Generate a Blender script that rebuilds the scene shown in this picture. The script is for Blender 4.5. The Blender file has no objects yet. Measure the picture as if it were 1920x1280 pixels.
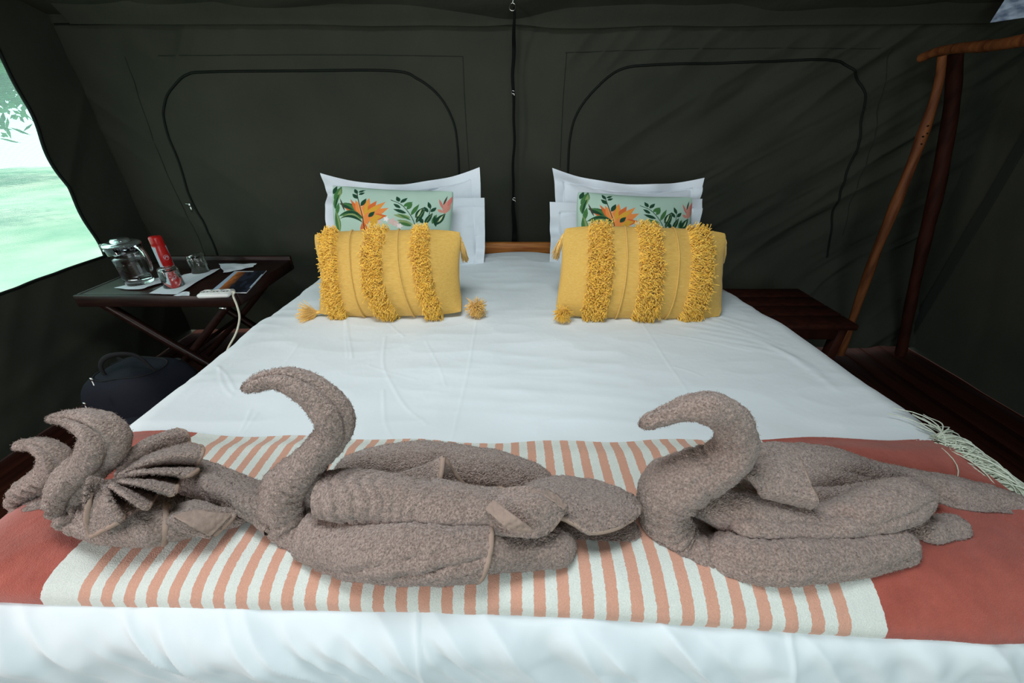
import bpy, math, random
import numpy as np
from mathutils import Vector, Matrix

random.seed(7)
RS = np.random.RandomState(11)
SC = bpy.context.scene
COL = SC.collection

# ------------------------------------------------------------------ camera, world, lights, exposure
CAM = np.array([0.0, 0.0, 1.28]); PITCH = math.radians(29.6); FPX = 740.0
cam_d = bpy.data.cameras.new('camera'); cam_d.sensor_width = 36.0; cam_d.lens = FPX / 1920 * 36.0
cam_d.clip_start = 0.02
cam = bpy.data.objects.new('camera', cam_d); COL.objects.link(cam)
cam.location = CAM; cam.rotation_euler = (math.pi / 2 - PITCH, 0, 0)
SC.camera = cam
SC.view_settings.view_transform = 'Standard'; SC.view_settings.look = 'None'
SC.view_settings.gamma = 1.0; SC.view_settings.use_curve_mapping = False
SC.view_settings.exposure = 0.0
SC.cycles.use_denoising = True
SC.cycles.max_bounces = 8; SC.cycles.transparent_max_bounces = 12
SC.cycles.sample_clamp_indirect = 6.0

W = bpy.data.worlds.new('world'); SC.world = W; W.use_nodes = True
bgn = W.node_tree.nodes['Background']
bgn.inputs[0].default_value = (0.80, 0.95, 1.0, 1); bgn.inputs[1].default_value = 2.0

def area(name, loc, rot, sx, sy, power, color, portal=False, spread=None):
    d = bpy.data.lights.new(name, 'AREA'); d.shape = 'RECTANGLE'; d.size = sx; d.size_y = sy
    d.energy = power; d.color = color
    if portal: d.cycles.is_portal = True
    if spread: d.spread = spread
    o = bpy.data.objects.new(name, d); o.location = loc; o.rotation_euler = rot
    COL.objects.link(o); return o
# daylight through the entrance behind the photographer, and the side windows of the tent
area('entrance_daylight', (0.45, -1.35, 1.40), (math.radians(80), 0, 0), 1.5, 1.0, 10, (0.84, 0.94, 1.0))
area('overhead_fill', (-0.20, 0.50, 2.22), (math.radians(8), 0, 0), 0.8, 0.5, 22, (0.88, 0.96, 1.0))  # added overhead fill to brighten the bed top; the roof has no vent
area('left_window_daylight', (-2.12, -0.25, 1.10), (math.radians(84), 0, math.radians(-76)), 0.6, 0.8, 27, (1.0, 0.88, 0.88))
sd = bpy.data.lights.new('sun', 'SUN'); sd.energy = 3.6; sd.angle = 0.02; sd.color = (1.0, 0.96, 0.88)
so = bpy.data.objects.new('sun', sd); so.rotation_euler = (math.radians(-12), math.radians(48), 0); COL.objects.link(so)
area('left_window_portal', (-2.25, 1.12, 1.12), (math.radians(90), 0, math.radians(-90)), 1.9, 1.05, 1, (1, 1, 1), portal=True)

# ------------------------------------------------------------------ helpers
def ray(px, py):
    a = (px - 960.0) / FPX; b = (640.0 - py) / FPX
    return np.array([a, math.cos(PITCH) + b * math.sin(PITCH), -math.sin(PITCH) + b * math.cos(PITCH)])
def PY(px, py, y):
    d = ray(px, py); return CAM + d * (y / d[1])
def PZ(px, py, z):
    d = ray(px, py); return CAM + d * ((z - CAM[2]) / d[2])
def PX(px, py, x):
    d = ray(px, py); return CAM + d * (x / d[0])

def hash3(ix, iy, iz, seed):
    h = (ix * 374761393 + iy * 668265263 + iz * 2147483647 + seed * 974634777) & 0xFFFFFFFF
    h = ((h ^ (h >> 13)) * 1274126177) & 0xFFFFFFFF
    h = (h ^ (h >> 16)) & 0xFFFFFFFF
    return h.astype(np.float64) / 4294967295.0
def noise3(p, scale=1.0, seed=0):
    p = np.asarray(p, float) * scale
    i = np.floor(p).astype(np.int64); f = p - i; f = f * f * (3 - 2 * f)
    r = 0
    for dx in (0, 1):
        for dy in (0, 1):
            for dz in (0, 1):
                w = (f[..., 0] if dx else 1 - f[..., 0]) * (f[..., 1] if dy else 1 - f[..., 1]) * (f[..., 2] if dz else 1 - f[..., 2])
                r = r + w * hash3(i[..., 0] + dx, i[..., 1] + dy, i[..., 2] + dz, seed)
    return r * 2 - 1
def noise2(x, y, seed=0):
    return noise3(np.stack([x, y, np.zeros_like(x) + 0.37], -1), 1.0, seed)
def sm(a, b, x):
    t = np.clip((x - a) / (b - a), 0, 1); return t * t * (3 - 2 * t)
def catmull(pts, n):
    pts = np.asarray(pts, float); m = len(pts)
    P = np.vstack([2 * pts[0] - pts[1], pts, 2 * pts[-1] - pts[-2]])
    t = np.linspace(0, m - 1 - 1e-9, n); k = t.astype(int); u = (t - k)[:, None]
    p0, p1, p2, p3 = P[k], P[k + 1], P[k + 2], P[k + 3]
    return 0.5 * (2 * p1 + (p2 - p0) * u + (2 * p0 - 5 * p1 + 4 * p2 - p3) * u ** 2 + (3 * p1 - p0 - 3 * p2 + p3) * u ** 3)

class MB:
    """collects vertices and faces, links them as one mesh object"""
    def __init__(s): s.v = []; s.q = []; s.t = []; s.n = 0; s.uv = []; s.col = []
    def add(s, v, quads=None, tris=None, uv=None):
        v = np.asarray(v, float).reshape(-1, 3); s.v.append(v)
        s.uv.append(np.zeros((len(v), 2)) if uv is None else np.asarray(uv, float).reshape(-1, 2))
        if quads is not None and len(quads): s.q.append(np.asarray(quads) + s.n)
        if tris is not None and len(tris): s.t.append(np.asarray(tris) + s.n)
        s.n += len(v); return s
    def grid(s, P, uv=None, flip=False, close=False, mask=None):
        n, m = P.shape[:2]; idx = np.arange(n * m).reshape(n, m)
        if close: idx = np.concatenate([idx, idx[:, :1]], 1)
        q = np.stack([idx[:-1, :-1], idx[1:, :-1], idx[1:, 1:], idx[:-1, 1:]], -1)
        if mask is not None: q = q[mask]
        q = q.reshape(-1, 4)
        if flip: q = q[:, ::-1]
        return s.add(P.reshape(-1, 3), quads=q, uv=uv)
    def box(s, c, size, rot=None, bev=0.0):
        hx, hy, hz = np.array(size) / 2
        b = min(bev, hx * .9, hy * .9, hz * .9)
        if b <= 0:
            v = np.array([[x, y, z] for x in (-hx, hx) for y in (-hy, hy) for z in (-hz, hz)])
            q = [[0, 1, 3, 2], [4, 6, 7, 5], [0, 4, 5, 1], [2, 3, 7, 6], [0, 2, 6, 4], [1, 5, 7, 3]]
            t = None
        else:
            v = []; ids = {}
            for sx in (-1, 1):
                for sy in (-1, 1):
                    for sz in (-1, 1):
                        for ax in range(3):
                            p = [sx * (hx - b), sy * (hy - b), sz * (hz - b)]
                            p[ax] = (sx * hx, sy * hy, sz * hz)[ax]
                            ids[(sx, sy, sz, ax)] = len(v); v.append(p)
            v = np.array(v); q = []; t = []
            I = lambda a, ax: ids[(a[0], a[1], a[2], ax)]
            for ax in range(3):
                o1, o2 = (ax + 1) % 3, (ax + 2) % 3
                for sg in (-1, 1):
                    f = []
                    for c1, c2 in ((-1, -1), (1, -1), (1, 1), (-1, 1)):
                        a = [0, 0, 0]; a[ax] = sg; a[o1] = c1; a[o2] = c2; f.append(I(a, ax))
                    q.append(f if sg > 0 else f[::-1])
                for c1 in (-1, 1):
                    for c2 in (-1, 1):
                        a = [0, 0, 0]; a[o1] = c1; a[o2] = c2
                        a0 = a[:]; a0[ax] = -1; a1 = a[:]; a1[ax] = 1
                        f = [I(a0, o1), I(a1, o1), I(a1, o2), I(a0, o2)]
                        q.append(f if c1 * c2 < 0 else f[::-1])
            for sx in (-1, 1):
                for sy in (-1, 1):
                    for sz in (-1, 1):
                        f = [ids[(sx, sy, sz, k)] for k in range(3)]
                        t.append(f if sx * sy * sz > 0 else f[::-1])
        if rot is not None: v = v @ np.array(rot).T
        return s.add(v + np.array(c), quads=q, tris=t)
    def build(s, name, mat, parent=None, smooth=True, uv=False, loc=None, colors=None):
        v = np.concatenate(s.v) if s.v else np.zeros((0, 3))
        me = bpy.data.meshes.new(name)
        Q = np.concatenate(s.q) if s.q else np.zeros((0, 4), int)
        T = np.concatenate(s.t) if s.t else np.zeros((0, 3), int)
        if loc is not None: v = v - np.array(loc)
        me.vertices.add(len(v)); me.vertices.foreach_set('co', v.astype(np.float32).ravel())
        li = np.concatenate([Q.ravel(), T.ravel()]).astype(np.int32)
        me.loops.add(len(li)); me.loops.foreach_set('vertex_index', li)
        st = np.concatenate([np.arange(len(Q)) * 4, len(Q) * 4 + np.arange(len(T)) * 3]).astype(np.int32)
        me.polygons.add(len(st)); me.polygons.foreach_set('loop_start', st)
        try: me.polygons.foreach_set('loop_total', np.concatenate([np.full(len(Q), 4), np.full(len(T), 3)]).astype(np.int32))
        except Exception: pass
        if smooth: me.polygons.foreach_set('use_smooth', np.ones(len(st), bool))
        if uv:
            U = np.concatenate(s.uv)[li]
            l = me.uv_layers.new(name='UVMap'); l.data.foreach_set('uv', U.astype(np.float32).ravel())
        if colors is not None:
            ca = me.color_attributes.new('print', 'FLOAT_COLOR', 'POINT')
            ca.data.foreach_set('color', np.concatenate([colors, np.ones((len(colors), 1))], 1).astype(np.float32).ravel())
        me.update(calc_edges=True); me.validate()
        if mat: me.materials.append(mat)
        o = bpy.data.objects.new(name, me); COL.objects.link(o)
        if loc is not None: o.location = loc
        if parent is not None:
            o.parent = parent
            if parent.type == 'EMPTY': o.matrix_parent_inverse = Matrix.Translation(-Vector(parent.location))
        return o
def tag(o, label=None, cat=None, group=None, kind=None):
    if label: o['label'] = label
    if cat: o['category'] = cat
    if group: o['group'] = group
    if kind: o['kind'] = kind
    return o
def thing(name, label, cat, loc=(0, 0, 0), group=None):
    o = bpy.data.objects.new(name, None); o.empty_display_size = 0.05; COL.objects.link(o); o.location = [float(c) for c in loc]
    return tag(o, label, cat, group)

def grid_normals(P, close=False):
    if close:
        du = np.gradient(P, axis=0); dv = (np.roll(P, -1, 1) - np.roll(P, 1, 1)) / 2
    else:
        du = np.gradient(P, axis=0); dv = np.gradient(P, axis=1)
    n = np.cross(du, dv); return n / (np.linalg.norm(n, axis=-1, keepdims=True) + 1e-12)
def sheet(mb, P, th, uv=None, flip=False):
    """a thick cloth sheet from a grid of points: both faces and a rounded rim"""
    N = grid_normals(P) * (-1 if flip else 1)
    A = P + N * th / 2; B = P - N * th / 2
    mb.grid(A, uv=uv, flip=flip); mb.grid(B, uv=uv, flip=not flip)
    def rim(a, b, out, u):
        R = np.stack([a, (a * .75 + b * .25) + out * th * .38, (a + b) / 2 + out * th * .5, (a * .25 + b * .75) + out * th * .38, b], 0)
        mb.grid(R, uv=None if u is None else np.repeat(u[None], 5, 0))
    def o_(e, i):
        d = e - i; return d / (np.linalg.norm(d, axis=-1, keepdims=True) + 1e-12)
    U = (lambda s: None) if uv is None else (lambda s: uv[s])
    rim(A[0], B[0], o_(P[0], P[1]), U(np.s_[0])); rim(A[-1], B[-1], o_(P[-1], P[-2]), U(np.s_[-1]))
    rim(A[:, 0], B[:, 0], o_(P[:, 0], P[:, 1]), U(np.s_[:, 0])); rim(A[:, -1], B[:, -1], o_(P[:, -1], P[:, -2]), U(np.s_[:, -1]))
def frames(C):
    T = np.gradient(C, axis=0); T /= np.linalg.norm(T, axis=1, keepdims=True) + 1e-12
    return T
def tube(mb, pts, rad, seg=8, n=None, cap=True, up=None, flat=1.0, square=False, nz=0.0, nscale=30, seed=0):
    """swept tube with radius per control point"""
    pts = np.asarray(pts, float); rad = np.broadcast_to(np.asarray(rad, float), (len(pts),))
    if n:
        D = catmull(np.column_stack([pts, rad]), n); C = D[:, :3]; r = np.maximum(D[:, 3], 1e-4)
    else: C, r = pts, rad
    T = frames(C)
    up = np.array([0, 0, 1.0]) if up is None else np.asarray(up, float)
    if abs((T @ up)).max() > .96 and up[2] == 1: up = np.array([0.1, 1.0, 0.0])
    S = np.cross(T, up); S /= np.linalg.norm(S, axis=1, keepdims=True) + 1e-12
    U = np.cross(S, T)
    th = np.linspace(0, 2 * np.pi, seg, endpoint=False) + (np.pi / 4 if square else 0)
    P = C[:, None] + r[:, None, None] * (np.cos(th)[None, :, None] * S[:, None] + flat * np.sin(th)[None, :, None] * U[:, None])
    if nz:
        N = P - C[:, None]; N /= np.linalg.norm(N, axis=-1, keepdims=True) + 1e-9
        P = P + N * (noise3(P, nscale, seed) * nz)[..., None]
    mb.grid(P, close=True, flip=True)
    if cap:
        k = len(C); mb.add(np.vstack([P[0], C[0:1]]), tris=[[i, (i + 1) % seg, seg] for i in range(seg)])
        mb.add(np.vstack([P[-1], C[-1:]]), tris=[[(i + 1) % seg, i, seg] for i in range(seg)])
    return P
def lathe(mb, prof, c, seg=32, axis=None, close_ends=False):
    prof = np.asarray(prof, float); th = np.linspace(0, 2 * np.pi, seg, endpoint=False)
    P = np.stack([prof[:, 0:1] * np.cos(th), prof[:, 0:1] * np.sin(th), np.repeat(prof[:, 1:2], seg, 1)], -1)
    if axis is not None:
        z = np.array(axis, float); z /= np.linalg.norm(z); x = np.cross([0, 1, 0], z); x /= np.linalg.norm(x); y = np.cross(z, x)
        P = P[..., 0:1] * x + P[..., 1:2] * y + P[..., 2:3] * z
    mb.grid(P + np.array(c), close=True, flip=True)
def strands(mb, C, rad, taper=0.55):
    """many thin 3-sided yarns: C is (N,K,3)"""
    N, K, _ = C.shape
    T = C[:, -1] - C[:, 0]; T /= np.linalg.norm(T, axis=1, keepdims=True) + 1e-9
    R = RS.normal(size=T.shape); A = np.cross(T, R); A /= np.linalg.norm(A, axis=1, keepdims=True) + 1e-9
    B = np.cross(T, A); th = np.arange(3) * 2 * np.pi / 3
    O = np.cos(th)[None, :, None] * A[:, None] + np.sin(th)[None, :, None] * B[:, None]
    rr = rad * np.linspace(1, taper, K)
    P = C[:, :, None] + rr[None, :, None, None] * O[:, None]
    base = (np.arange(N) * K * 3)[:, None]; q = []
    for k in range(K - 1):
        for j in range(3):
            j2 = (j + 1) % 3; q.append([k * 3 + j, k * 3 + j2, (k + 1) * 3 + j2, (k + 1) * 3 + j])
    q = (np.array(q).reshape(1, -1) + base).reshape(-1, 4)
    t = (np.array([[(K - 1) * 3, (K - 1) * 3 + 1, (K - 1) * 3 + 2]]) + base).reshape(-1, 3)
    mb.add(P.reshape(-1, 3), quads=q, tris=t)

# ------------------------------------------------------------------ materials
def srgb(r, g, b):
    f = lambda c: (c / 255 / 12.92) if c / 255 <= .04045 else ((c / 255 + .055) / 1.055) ** 2.4
    return (f(r), f(g), f(b), 1.0)
def mat(name, col, rough=0.8, metal=0.0, spec=0.3, noise=None, bump=None, sheen=0.0, alpha=None, transm=0.0, ior=1.45, coat=0.0):
    m = bpy.data.materials.new(name); m.use_nodes = True; nt = m.node_tree
    p = nt.nodes['Principled BSDF']; L = nt.links.new
    p.inputs['Base Color'].default_value = col; p.inputs['Roughness'].default_value = rough
    p.inputs['Metallic'].default_value = metal; p.inputs['Specular IOR Level'].default_value = spec
    p.inputs['Sheen Weight'].default_value = sheen; p.inputs['Transmission Weight'].default_value = transm
    p.inputs['IOR'].default_value = ior; p.inputs['Coat Weight'].default_value = coat
    tc = nt.nodes.new('ShaderNodeTexCoord')
    if noise:   # (scale, colour2, detail, stretch)
        mp = nt.nodes.new('ShaderNodeMapping'); L(tc.outputs['Object'], mp.inputs[0]); mp.inputs['Scale'].default_value = noise[3]
        n = nt.nodes.new('ShaderNodeTexNoise'); n.inputs['Scale'].default_value = noise[0]; n.inputs['Detail'].default_value = noise[2]
        L(mp.outputs[0], n.inputs['Vector'])
        cr = nt.nodes.new('ShaderNodeValToRGB'); cr.color_ramp.elements[0].position = .33; cr.color_ramp.elements[1].position = .67
        cr.color_ramp.elements[0].color = col; cr.color_ramp.elements[1].color = noise[1]
        L(n.outputs['Fac'], cr.inputs[0]); L(cr.outputs[0], p.inputs['Base Color'])
    if bump:    # list of (scale, strength, distance, stretch)
        prev = None
        for bs in bump:
            mp = nt.nodes.new('ShaderNodeMapping'); L(tc.outputs['Object'], mp.inputs[0]); mp.inputs['Scale'].default_value = bs[3]
            n = nt.nodes.new('ShaderNodeTexNoise'); n.inputs['Scale'].default_value = bs[0]; n.inputs['Detail'].default_value = 3
            L(mp.outputs[0], n.inputs['Vector'])
            b = nt.nodes.new('ShaderNodeBump'); b.inputs['Strength'].default_value = bs[1]; b.inputs['Distance'].default_value = bs[2]
            L(n.outputs['Fac'], b.inputs['Height'])
            if prev: L(prev.outputs[0], b.inputs['Normal'])
            prev = b
        L(prev.outputs[0], p.inputs['Normal'])
    return m
I3 = (1, 1, 1)
M = {}
M['canvas'] = mat('tent_canvas', srgb(62, 63, 54), .9, spec=.12, noise=(3.0, srgb(55, 57, 49), 4, I3), bump=[(900, .25, .001, (1, 1, 1)), (14, .35, .01, (1, 1, 1))])
M['canvas_dark'] = mat('dark_canvas', srgb(44, 48, 42), .9, spec=.1, bump=[(700, .2, .001, I3)])
M['zip'] = mat('zip_tape', srgb(22, 26, 22), .7, spec=.2)
M['webbing'] = mat('black_webbing', srgb(10, 10, 10), .8, spec=.15)
M['steel'] = mat('steel', srgb(200, 200, 195), .25, metal=1.0)
M['duvet'] = mat('white_cotton', srgb(219, 226, 228), .75, spec=.2, sheen=.1, bump=[(18, .16, .01, (1.0, 1.0, 1.0)), (1500, .12, .0006, I3)])
M['sheet'] = mat('white_percale', srgb(228, 234, 240), .75, spec=.2, bump=[(14, .3, .012, I3), (1500, .1, .0006, I3)])
M['towel'] = mat('taupe_terry', srgb(138, 116, 105), .95, spec=.05, sheen=.35, noise=(300, srgb(190, 165, 152), 2, I3), bump=[(380, 1.0, .009, I3), (60, .35, .004, I3)])  # two-tone noise paints the shade between terry loops into the colour
M['towel_band'] = mat('towel_band', srgb(148, 128, 116), .85, spec=.15, sheen=.2, bump=[(120, .5, .002, (3, .3, 1))])
M['hem'] = mat('towel_hem', srgb(158, 136, 122), .85, spec=.1, bump=[(500, .4, .001, I3)])
M['mustard'] = mat('mustard_cotton', srgb(208, 170, 92), .9, spec=.1, sheen=.15, noise=(260, srgb(200, 158, 78), 2, (.2, 1, 1.3)), bump=[(420, .55, .0016, (.35, 1, 1.5)), (420, .35, .0012, (1.6, 1, .35))])
M['yarn'] = mat('mustard_yarn', srgb(252, 208, 90), .9, spec=.1, sheen=.3, noise=(60, srgb(236, 184, 66), 2, I3))
M['yarn_light'] = mat('ochre_tassel_yarn', srgb(244, 204, 122), .9, spec=.1, sheen=.3, noise=(200, srgb(226, 176, 84), 2, I3))
M['fringe'] = mat('cream_fringe_yarn', srgb(214, 220, 200), .9, spec=.1, sheen=.2)
M['wood_dark'] = mat('dark_stained_wood', srgb(44, 24, 18), .4, spec=.3, noise=(9, srgb(28, 14, 11), 5, (1, 8, 8)), bump=[(60, .15, .002, (.2, 2, 2))])
M['wood_pole'] = mat('rustic_pole_wood', srgb(128, 76, 40), .6, spec=.25, noise=(7, srgb(84, 42, 22), 5, (6, 6, .8)), bump=[(40, .4, .004, (2, 2, .2))])
M['wood_red'] = mat('red_brown_wood', srgb(60, 28, 18), .65, spec=.12, noise=(7, srgb(38, 17, 12), 5, (6, 6, .8)), bump=[(40, .3, .003, (2, 2, .2))])
M['wood_head'] = mat('headboard_wood', srgb(196, 128, 62), .5, spec=.35, noise=(10, srgb(150, 84, 36), 5, (.6, 6, 8)), bump=[(60, .2, .002, (.2, 2, 2))])
M['deck'] = mat('floor_planks', srgb(60, 30, 20), .9, spec=.05, noise=(6, srgb(42, 20, 14), 5, (8, .6, 6)), bump=[(50, .3, .003, (2, .2, 2))])
M['glass'] = mat('clear_glass', (1, 1, 1, 1), .03, transm=1.0, ior=1.46, spec=.5)
M['water'] = mat('water', (1, 1, 1, 1), .0, transm=1.0, ior=1.33)
M['white_plastic'] = mat('white_plastic', srgb(225, 225, 220), .35, spec=.5)
M['lid_plastic'] = mat('clear_lid_plastic', srgb(225, 238, 236), .08, spec=.5, transm=.93)
M['black_plastic'] = mat('black_plastic', srgb(12, 12, 14), .5)
M['cord'] = mat('cream_cord', srgb(220, 215, 195), .5)
M['can_red'] = mat('red_lacquer', srgb(200, 30, 28), .3, spec=.5, coat=.3)
M['can_white'] = mat('white_lacquer', srgb(215, 215, 225), .3, spec=.5)
M['bag'] = mat('navy_nylon', srgb(18, 20, 30), .8, spec=.25, bump=[(300, .4, .002, I3)])
M['bag_strap'] = mat('black_strap', srgb(18, 18, 20), .8)
M['napkin'] = mat('white_napkin', srgb(222, 230, 234), .9, bump=[(80, .3, .003, I3)])
M['grass'] = mat('lawn', srgb(140, 180, 150), 1.0, noise=(1.0, srgb(225, 222, 200), 5, I3))
M['leaf'] = mat('tree_leaves', srgb(70, 130, 60), .7, noise=(4, srgb(45, 100, 50), 2, I3))
M['bark'] = mat('tree_bark', srgb(90, 74, 60), .9)
M['paper'] = mat('paper_label', srgb(190, 205, 225), .8, noise=(26, srgb(110, 124, 150), 4, (1, 1, 2)))

def throw_material():
    m = bpy.data.materials.new('striped_wool_throw'); m.use_nodes = True; nt = m.node_tree; L = nt.links.new
    p = nt.nodes['Principled BSDF']; p.inputs['Roughness'].default_value = .95; p.inputs['Specular IOR Level'].default_value = .05
    p.inputs['Sheen Weight'].default_value = .35
    uv = nt.nodes.new('ShaderNodeUVMap'); sp = nt.nodes.new('ShaderNodeSeparateXYZ'); L(uv.outputs[0], sp.inputs[0])
    tc = nt.nodes.new('ShaderNodeTexCoord')
    nz = nt.nodes.new('ShaderNodeTexNoise'); nz.inputs['Scale'].default_value = 190; nz.inputs['Detail'].default_value = 3; L(tc.outputs['Object'], nz.inputs['Vector'])
    def math_(op, a, b=None, c=None):
        n = nt.nodes.new('ShaderNodeMath'); n.operation = op
        for i, x in enumerate((a, b, c)):
            if x is None: continue
            if isinstance(x, (int, float)): n.inputs[i].default_value = x
            else: L(x, n.inputs[i])
        return n.outputs[0]
    x = math_('MULTIPLY_ADD', math_('SUBTRACT', nz.outputs['Fac'], .5), .004, sp.outputs[0])
    per = 1.099 / 32
    ph = math_('FRACT', math_('DIVIDE', math_('ADD', x, .646 + per * .25 + per * 40), per))
    strip = math_('LESS_THAN', ph, .5)
    ins = math_('MULTIPLY', math_('GREATER_THAN', x, -.646 - per * .3), math_('LESS_THAN', x, .453 + per * .3))
    strip = math_('MULTIPLY', strip, ins)
    red = math_('MAXIMUM', math_('LESS_THAN', x, -.71), math_('GREATER_THAN', x, .507))
    def mix(f, a, b):
        n = nt.nodes.new('ShaderNodeMix'); n.data_type = 'RGBA'; L(f, n.inputs[0])
        for k, c in ((6, a), (7, b)):
            if isinstance(c, tuple): n.inputs[k].default_value = c
            else: L(c, n.inputs[k])
        return n.outputs[2]
    c = mix(strip, srgb(208, 211, 203), srgb(200, 150, 128))
    rn = nt.nodes.new('ShaderNodeTexNoise'); rn.inputs['Scale'].default_value = 22; rn.inputs['Detail'].default_value = 8; rn.inputs['Roughness'].default_value = .75
    L(tc.outputs['Object'], rn.inputs['Vector'])
    rr = mix(rn.outputs['Fac'], srgb(126, 54, 42), srgb(186, 96, 80))
    c = mix(red, c, rr)
    f = nt.nodes.new('ShaderNodeTexNoise'); f.inputs['Scale'].default_value = 500; f.inputs['Detail'].default_value = 2; L(tc.outputs['Object'], f.inputs['Vector'])
    g = math_('MULTIPLY_ADD', f.outputs['Fac'], .35, .82)
    vm = nt.nodes.new('ShaderNodeVectorMath'); vm.operation = 'SCALE'; L(c, vm.inputs[0]); L(g, vm.inputs['Scale'])
    L(vm.outputs[0], p.inputs['Base Color'])
    b = nt.nodes.new('ShaderNodeBump'); b.inputs['Strength'].default_value = .5; b.inputs['Distance'].default_value = .002; L(f.outputs['Fac'], b.inputs['Height'])
    L(b.outputs[0], p.inputs['Normal']); return m
M['throw'] = throw_material()

def print_material(name, rough=.85, bumps=True):
    m = bpy.data.materials.new(name); m.use_nodes = True; nt = m.node_tree
    p = nt.nodes['Principled BSDF']; p.inputs['Roughness'].default_value = rough; p.inputs['Specular IOR Level'].default_value = .2
    a = nt.nodes.new('ShaderNodeVertexColor'); a.layer_name = 'print'; nt.links.new(a.outputs[0], p.inputs['Base Color']); return m
M['floral'] = print_material('floral_printed_cotton')
M['gloss_print'] = print_material('glossy_printed_paper', .25)

def screen_material():
    m = bpy.data.materials.new('insect_screen'); m.use_nodes = True; nt = m.node_tree; L = nt.links.new
    nt.nodes.remove(nt.nodes['Principled BSDF']); out = nt.nodes['Material Output']
    tr = nt.nodes.new('ShaderNodeBsdfTransparent'); tr.inputs[0].default_value = (.80, 1.0, .93, 1)
    tl = nt.nodes.new('ShaderNodeBsdfTranslucent'); tl.inputs[0].default_value = (.42, .62, .56, 1)
    tc = nt.nodes.new('ShaderNodeTexCoord'); sp = nt.nodes.new('ShaderNodeSeparateXYZ'); L(tc.outputs['Object'], sp.inputs[0])
    def m_(op, a, b):
        n = nt.nodes.new('ShaderNodeMath'); n.operation = op
        for i, x in enumerate((a, b)):
            if isinstance(x, (int, float)): n.inputs[i].default_value = x
            else: L(x, n.inputs[i])
        return n.outputs[0]
    a = m_('LESS_THAN', m_('FRACT', m_('MULTIPLY', m_('ADD', sp.outputs[1], 10), 260), 0), .22)
    b = m_('LESS_THAN', m_('FRACT', m_('MULTIPLY', m_('ADD', sp.outputs[2], 10), 260), 0), .22)
    mx = nt.nodes.new('ShaderNodeMixShader'); L(m_('MAXIMUM', a, b), mx.inputs[0]); L(tr.outputs[0], mx.inputs[1]); L(tl.outputs[0], mx.inputs[2])
    L(mx.outputs[0], out.inputs[0]); return m
M['screen'] = screen_material()
# ------------------------------------------------------------------ outdoors
GX = 0.0
mb = MB(); mb.grid(np.stack(np.meshgrid(np.linspace(-16, 8, 60), np.linspace(-10, 14, 60), [-.12], indexing='ij'), -1)[:, :, 0])
tag(mb.build('ground', M['grass']), 'pale sunlit ground outside the tent window', None, None, 'structure')
def leaves(mb, c, rad, n, size, seed):
    R = np.random.RandomState(seed)
    d = R.normal(size=(n, 3)); d /= np.linalg.norm(d, axis=1, keepdims=True)
    clump = R.normal(size=(40, 3)); clump /= np.linalg.norm(clump, axis=1, keepdims=True); clump *= R.uniform(.3, 1, (40, 1))
    p = clump[R.randint(0, 40, n)] * 1.0 * np.array(rad) + d * R.uniform(0, .34, (n, 1)) * max(rad) + np.array(c)
    a = R.normal(size=(n, 3)); a /= np.linalg.norm(a, axis=1, keepdims=True)
    b = np.cross(a, R.normal(size=(n, 3))); b /= np.linalg.norm(b, axis=1, keepdims=True)
    s = size * R.uniform(.6, 1.2, (n, 1))
    v = np.stack([p - a * s, p + b * s * .35, p + a * s, p - b * s * .35], 1)
    mb.add(v.reshape(-1, 3), quads=np.arange(n * 4).reshape(-1, 4))
def tree(c, rad, h, n, size, seed, label):
    t = thing('broadleaf_tree', label, 'tree', (c[0], c[1], -.12), 'trees outside the side window')
    tb = MB(); tube(tb, [(c[0] + .2, c[1] - 1.9, -.14), (c[0] + .1, c[1] - 1.7, h * .5), (c[0], c[1] - .8, h)], [.16, .12, .08], 10, 14, nz=.02, nscale=5); tb.build('trunk', M['bark'], t)
    lb = MB(); leaves(lb, (c[0], c[1], h), rad, n, size, seed); tag(lb.build('foliage', M['leaf'], t), kind='stuff')
tree((-6.7, 6.0), (2.0, 2.0, 1.55), 2.95, 34000, .085, 3, 'leafy green tree outside the left window, nearest the tent')
tree((-12.5, 10.5), (3.6, 3.6, 1.7), 3.2, 16000, .2, 5, 'green tree farther off behind the nearer one outside the left window')

# ------------------------------------------------------------------ tent shell
XL, XR, YB, YF, ZE = -2.2, 2.52, 2.40, -1.45, 1.66
def canvas_fold(u, v, ang, wl, seed, ridged=True):
    c, s = math.cos(ang), math.sin(ang)
    a = (u * c + v * s); b = (-u * s + v * c)
    n = noise2(a / (wl * 6), b / wl, seed)
    return (1 - np.abs(n) * 2) if ridged else n
# back wall
nx, nzv = 470, 200
X, Z = np.meshgrid(np.linspace(XL - .02, XR + .02, nx), np.linspace(0.02, 1.80, nzv), indexing='ij')
right = sm(.25, 1.0, X); top = sm(1.42, 1.55, Z)
D = .003 * noise2(X * 2, Z * 2, 1) + .004 * canvas_fold(X, Z, .15, .10, 2) * (1 - right) * .5
D += right * (.018 * canvas_fold(X, Z, math.radians(37), .10, 3) + .005 * canvas_fold(X, Z, math.radians(30), .04, 4))
left = sm(-1.1, -1.7, X)
D += left * .008 * canvas_fold(X, Z, math.radians(-42), .10, 5)
D += top * .009 * canvas_fold(X, Z + .1 * X * X, math.radians(50) * 1, .08, 6) * sm(0, .3, np.abs(X - .02))
D += .012 * np.exp(-((X - .02) / .015) ** 2)          # pulled in at the centre strap
D += .24 * sm(.60, .0, Z) * sm(1.02, 1.25, X)
D += .01 * sm(.55, .3, Z) * canvas_fold(X, Z, 1.2, .12, 9)
P = np.stack([X, YB - D, Z], -1)
mb = MB(); mb.grid(P)
wall_back = tag(mb.build('wall_back', M['canvas']), 'dark olive canvas rear wall of the tent with two zipped window flaps', None, None, 'structure')
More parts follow.
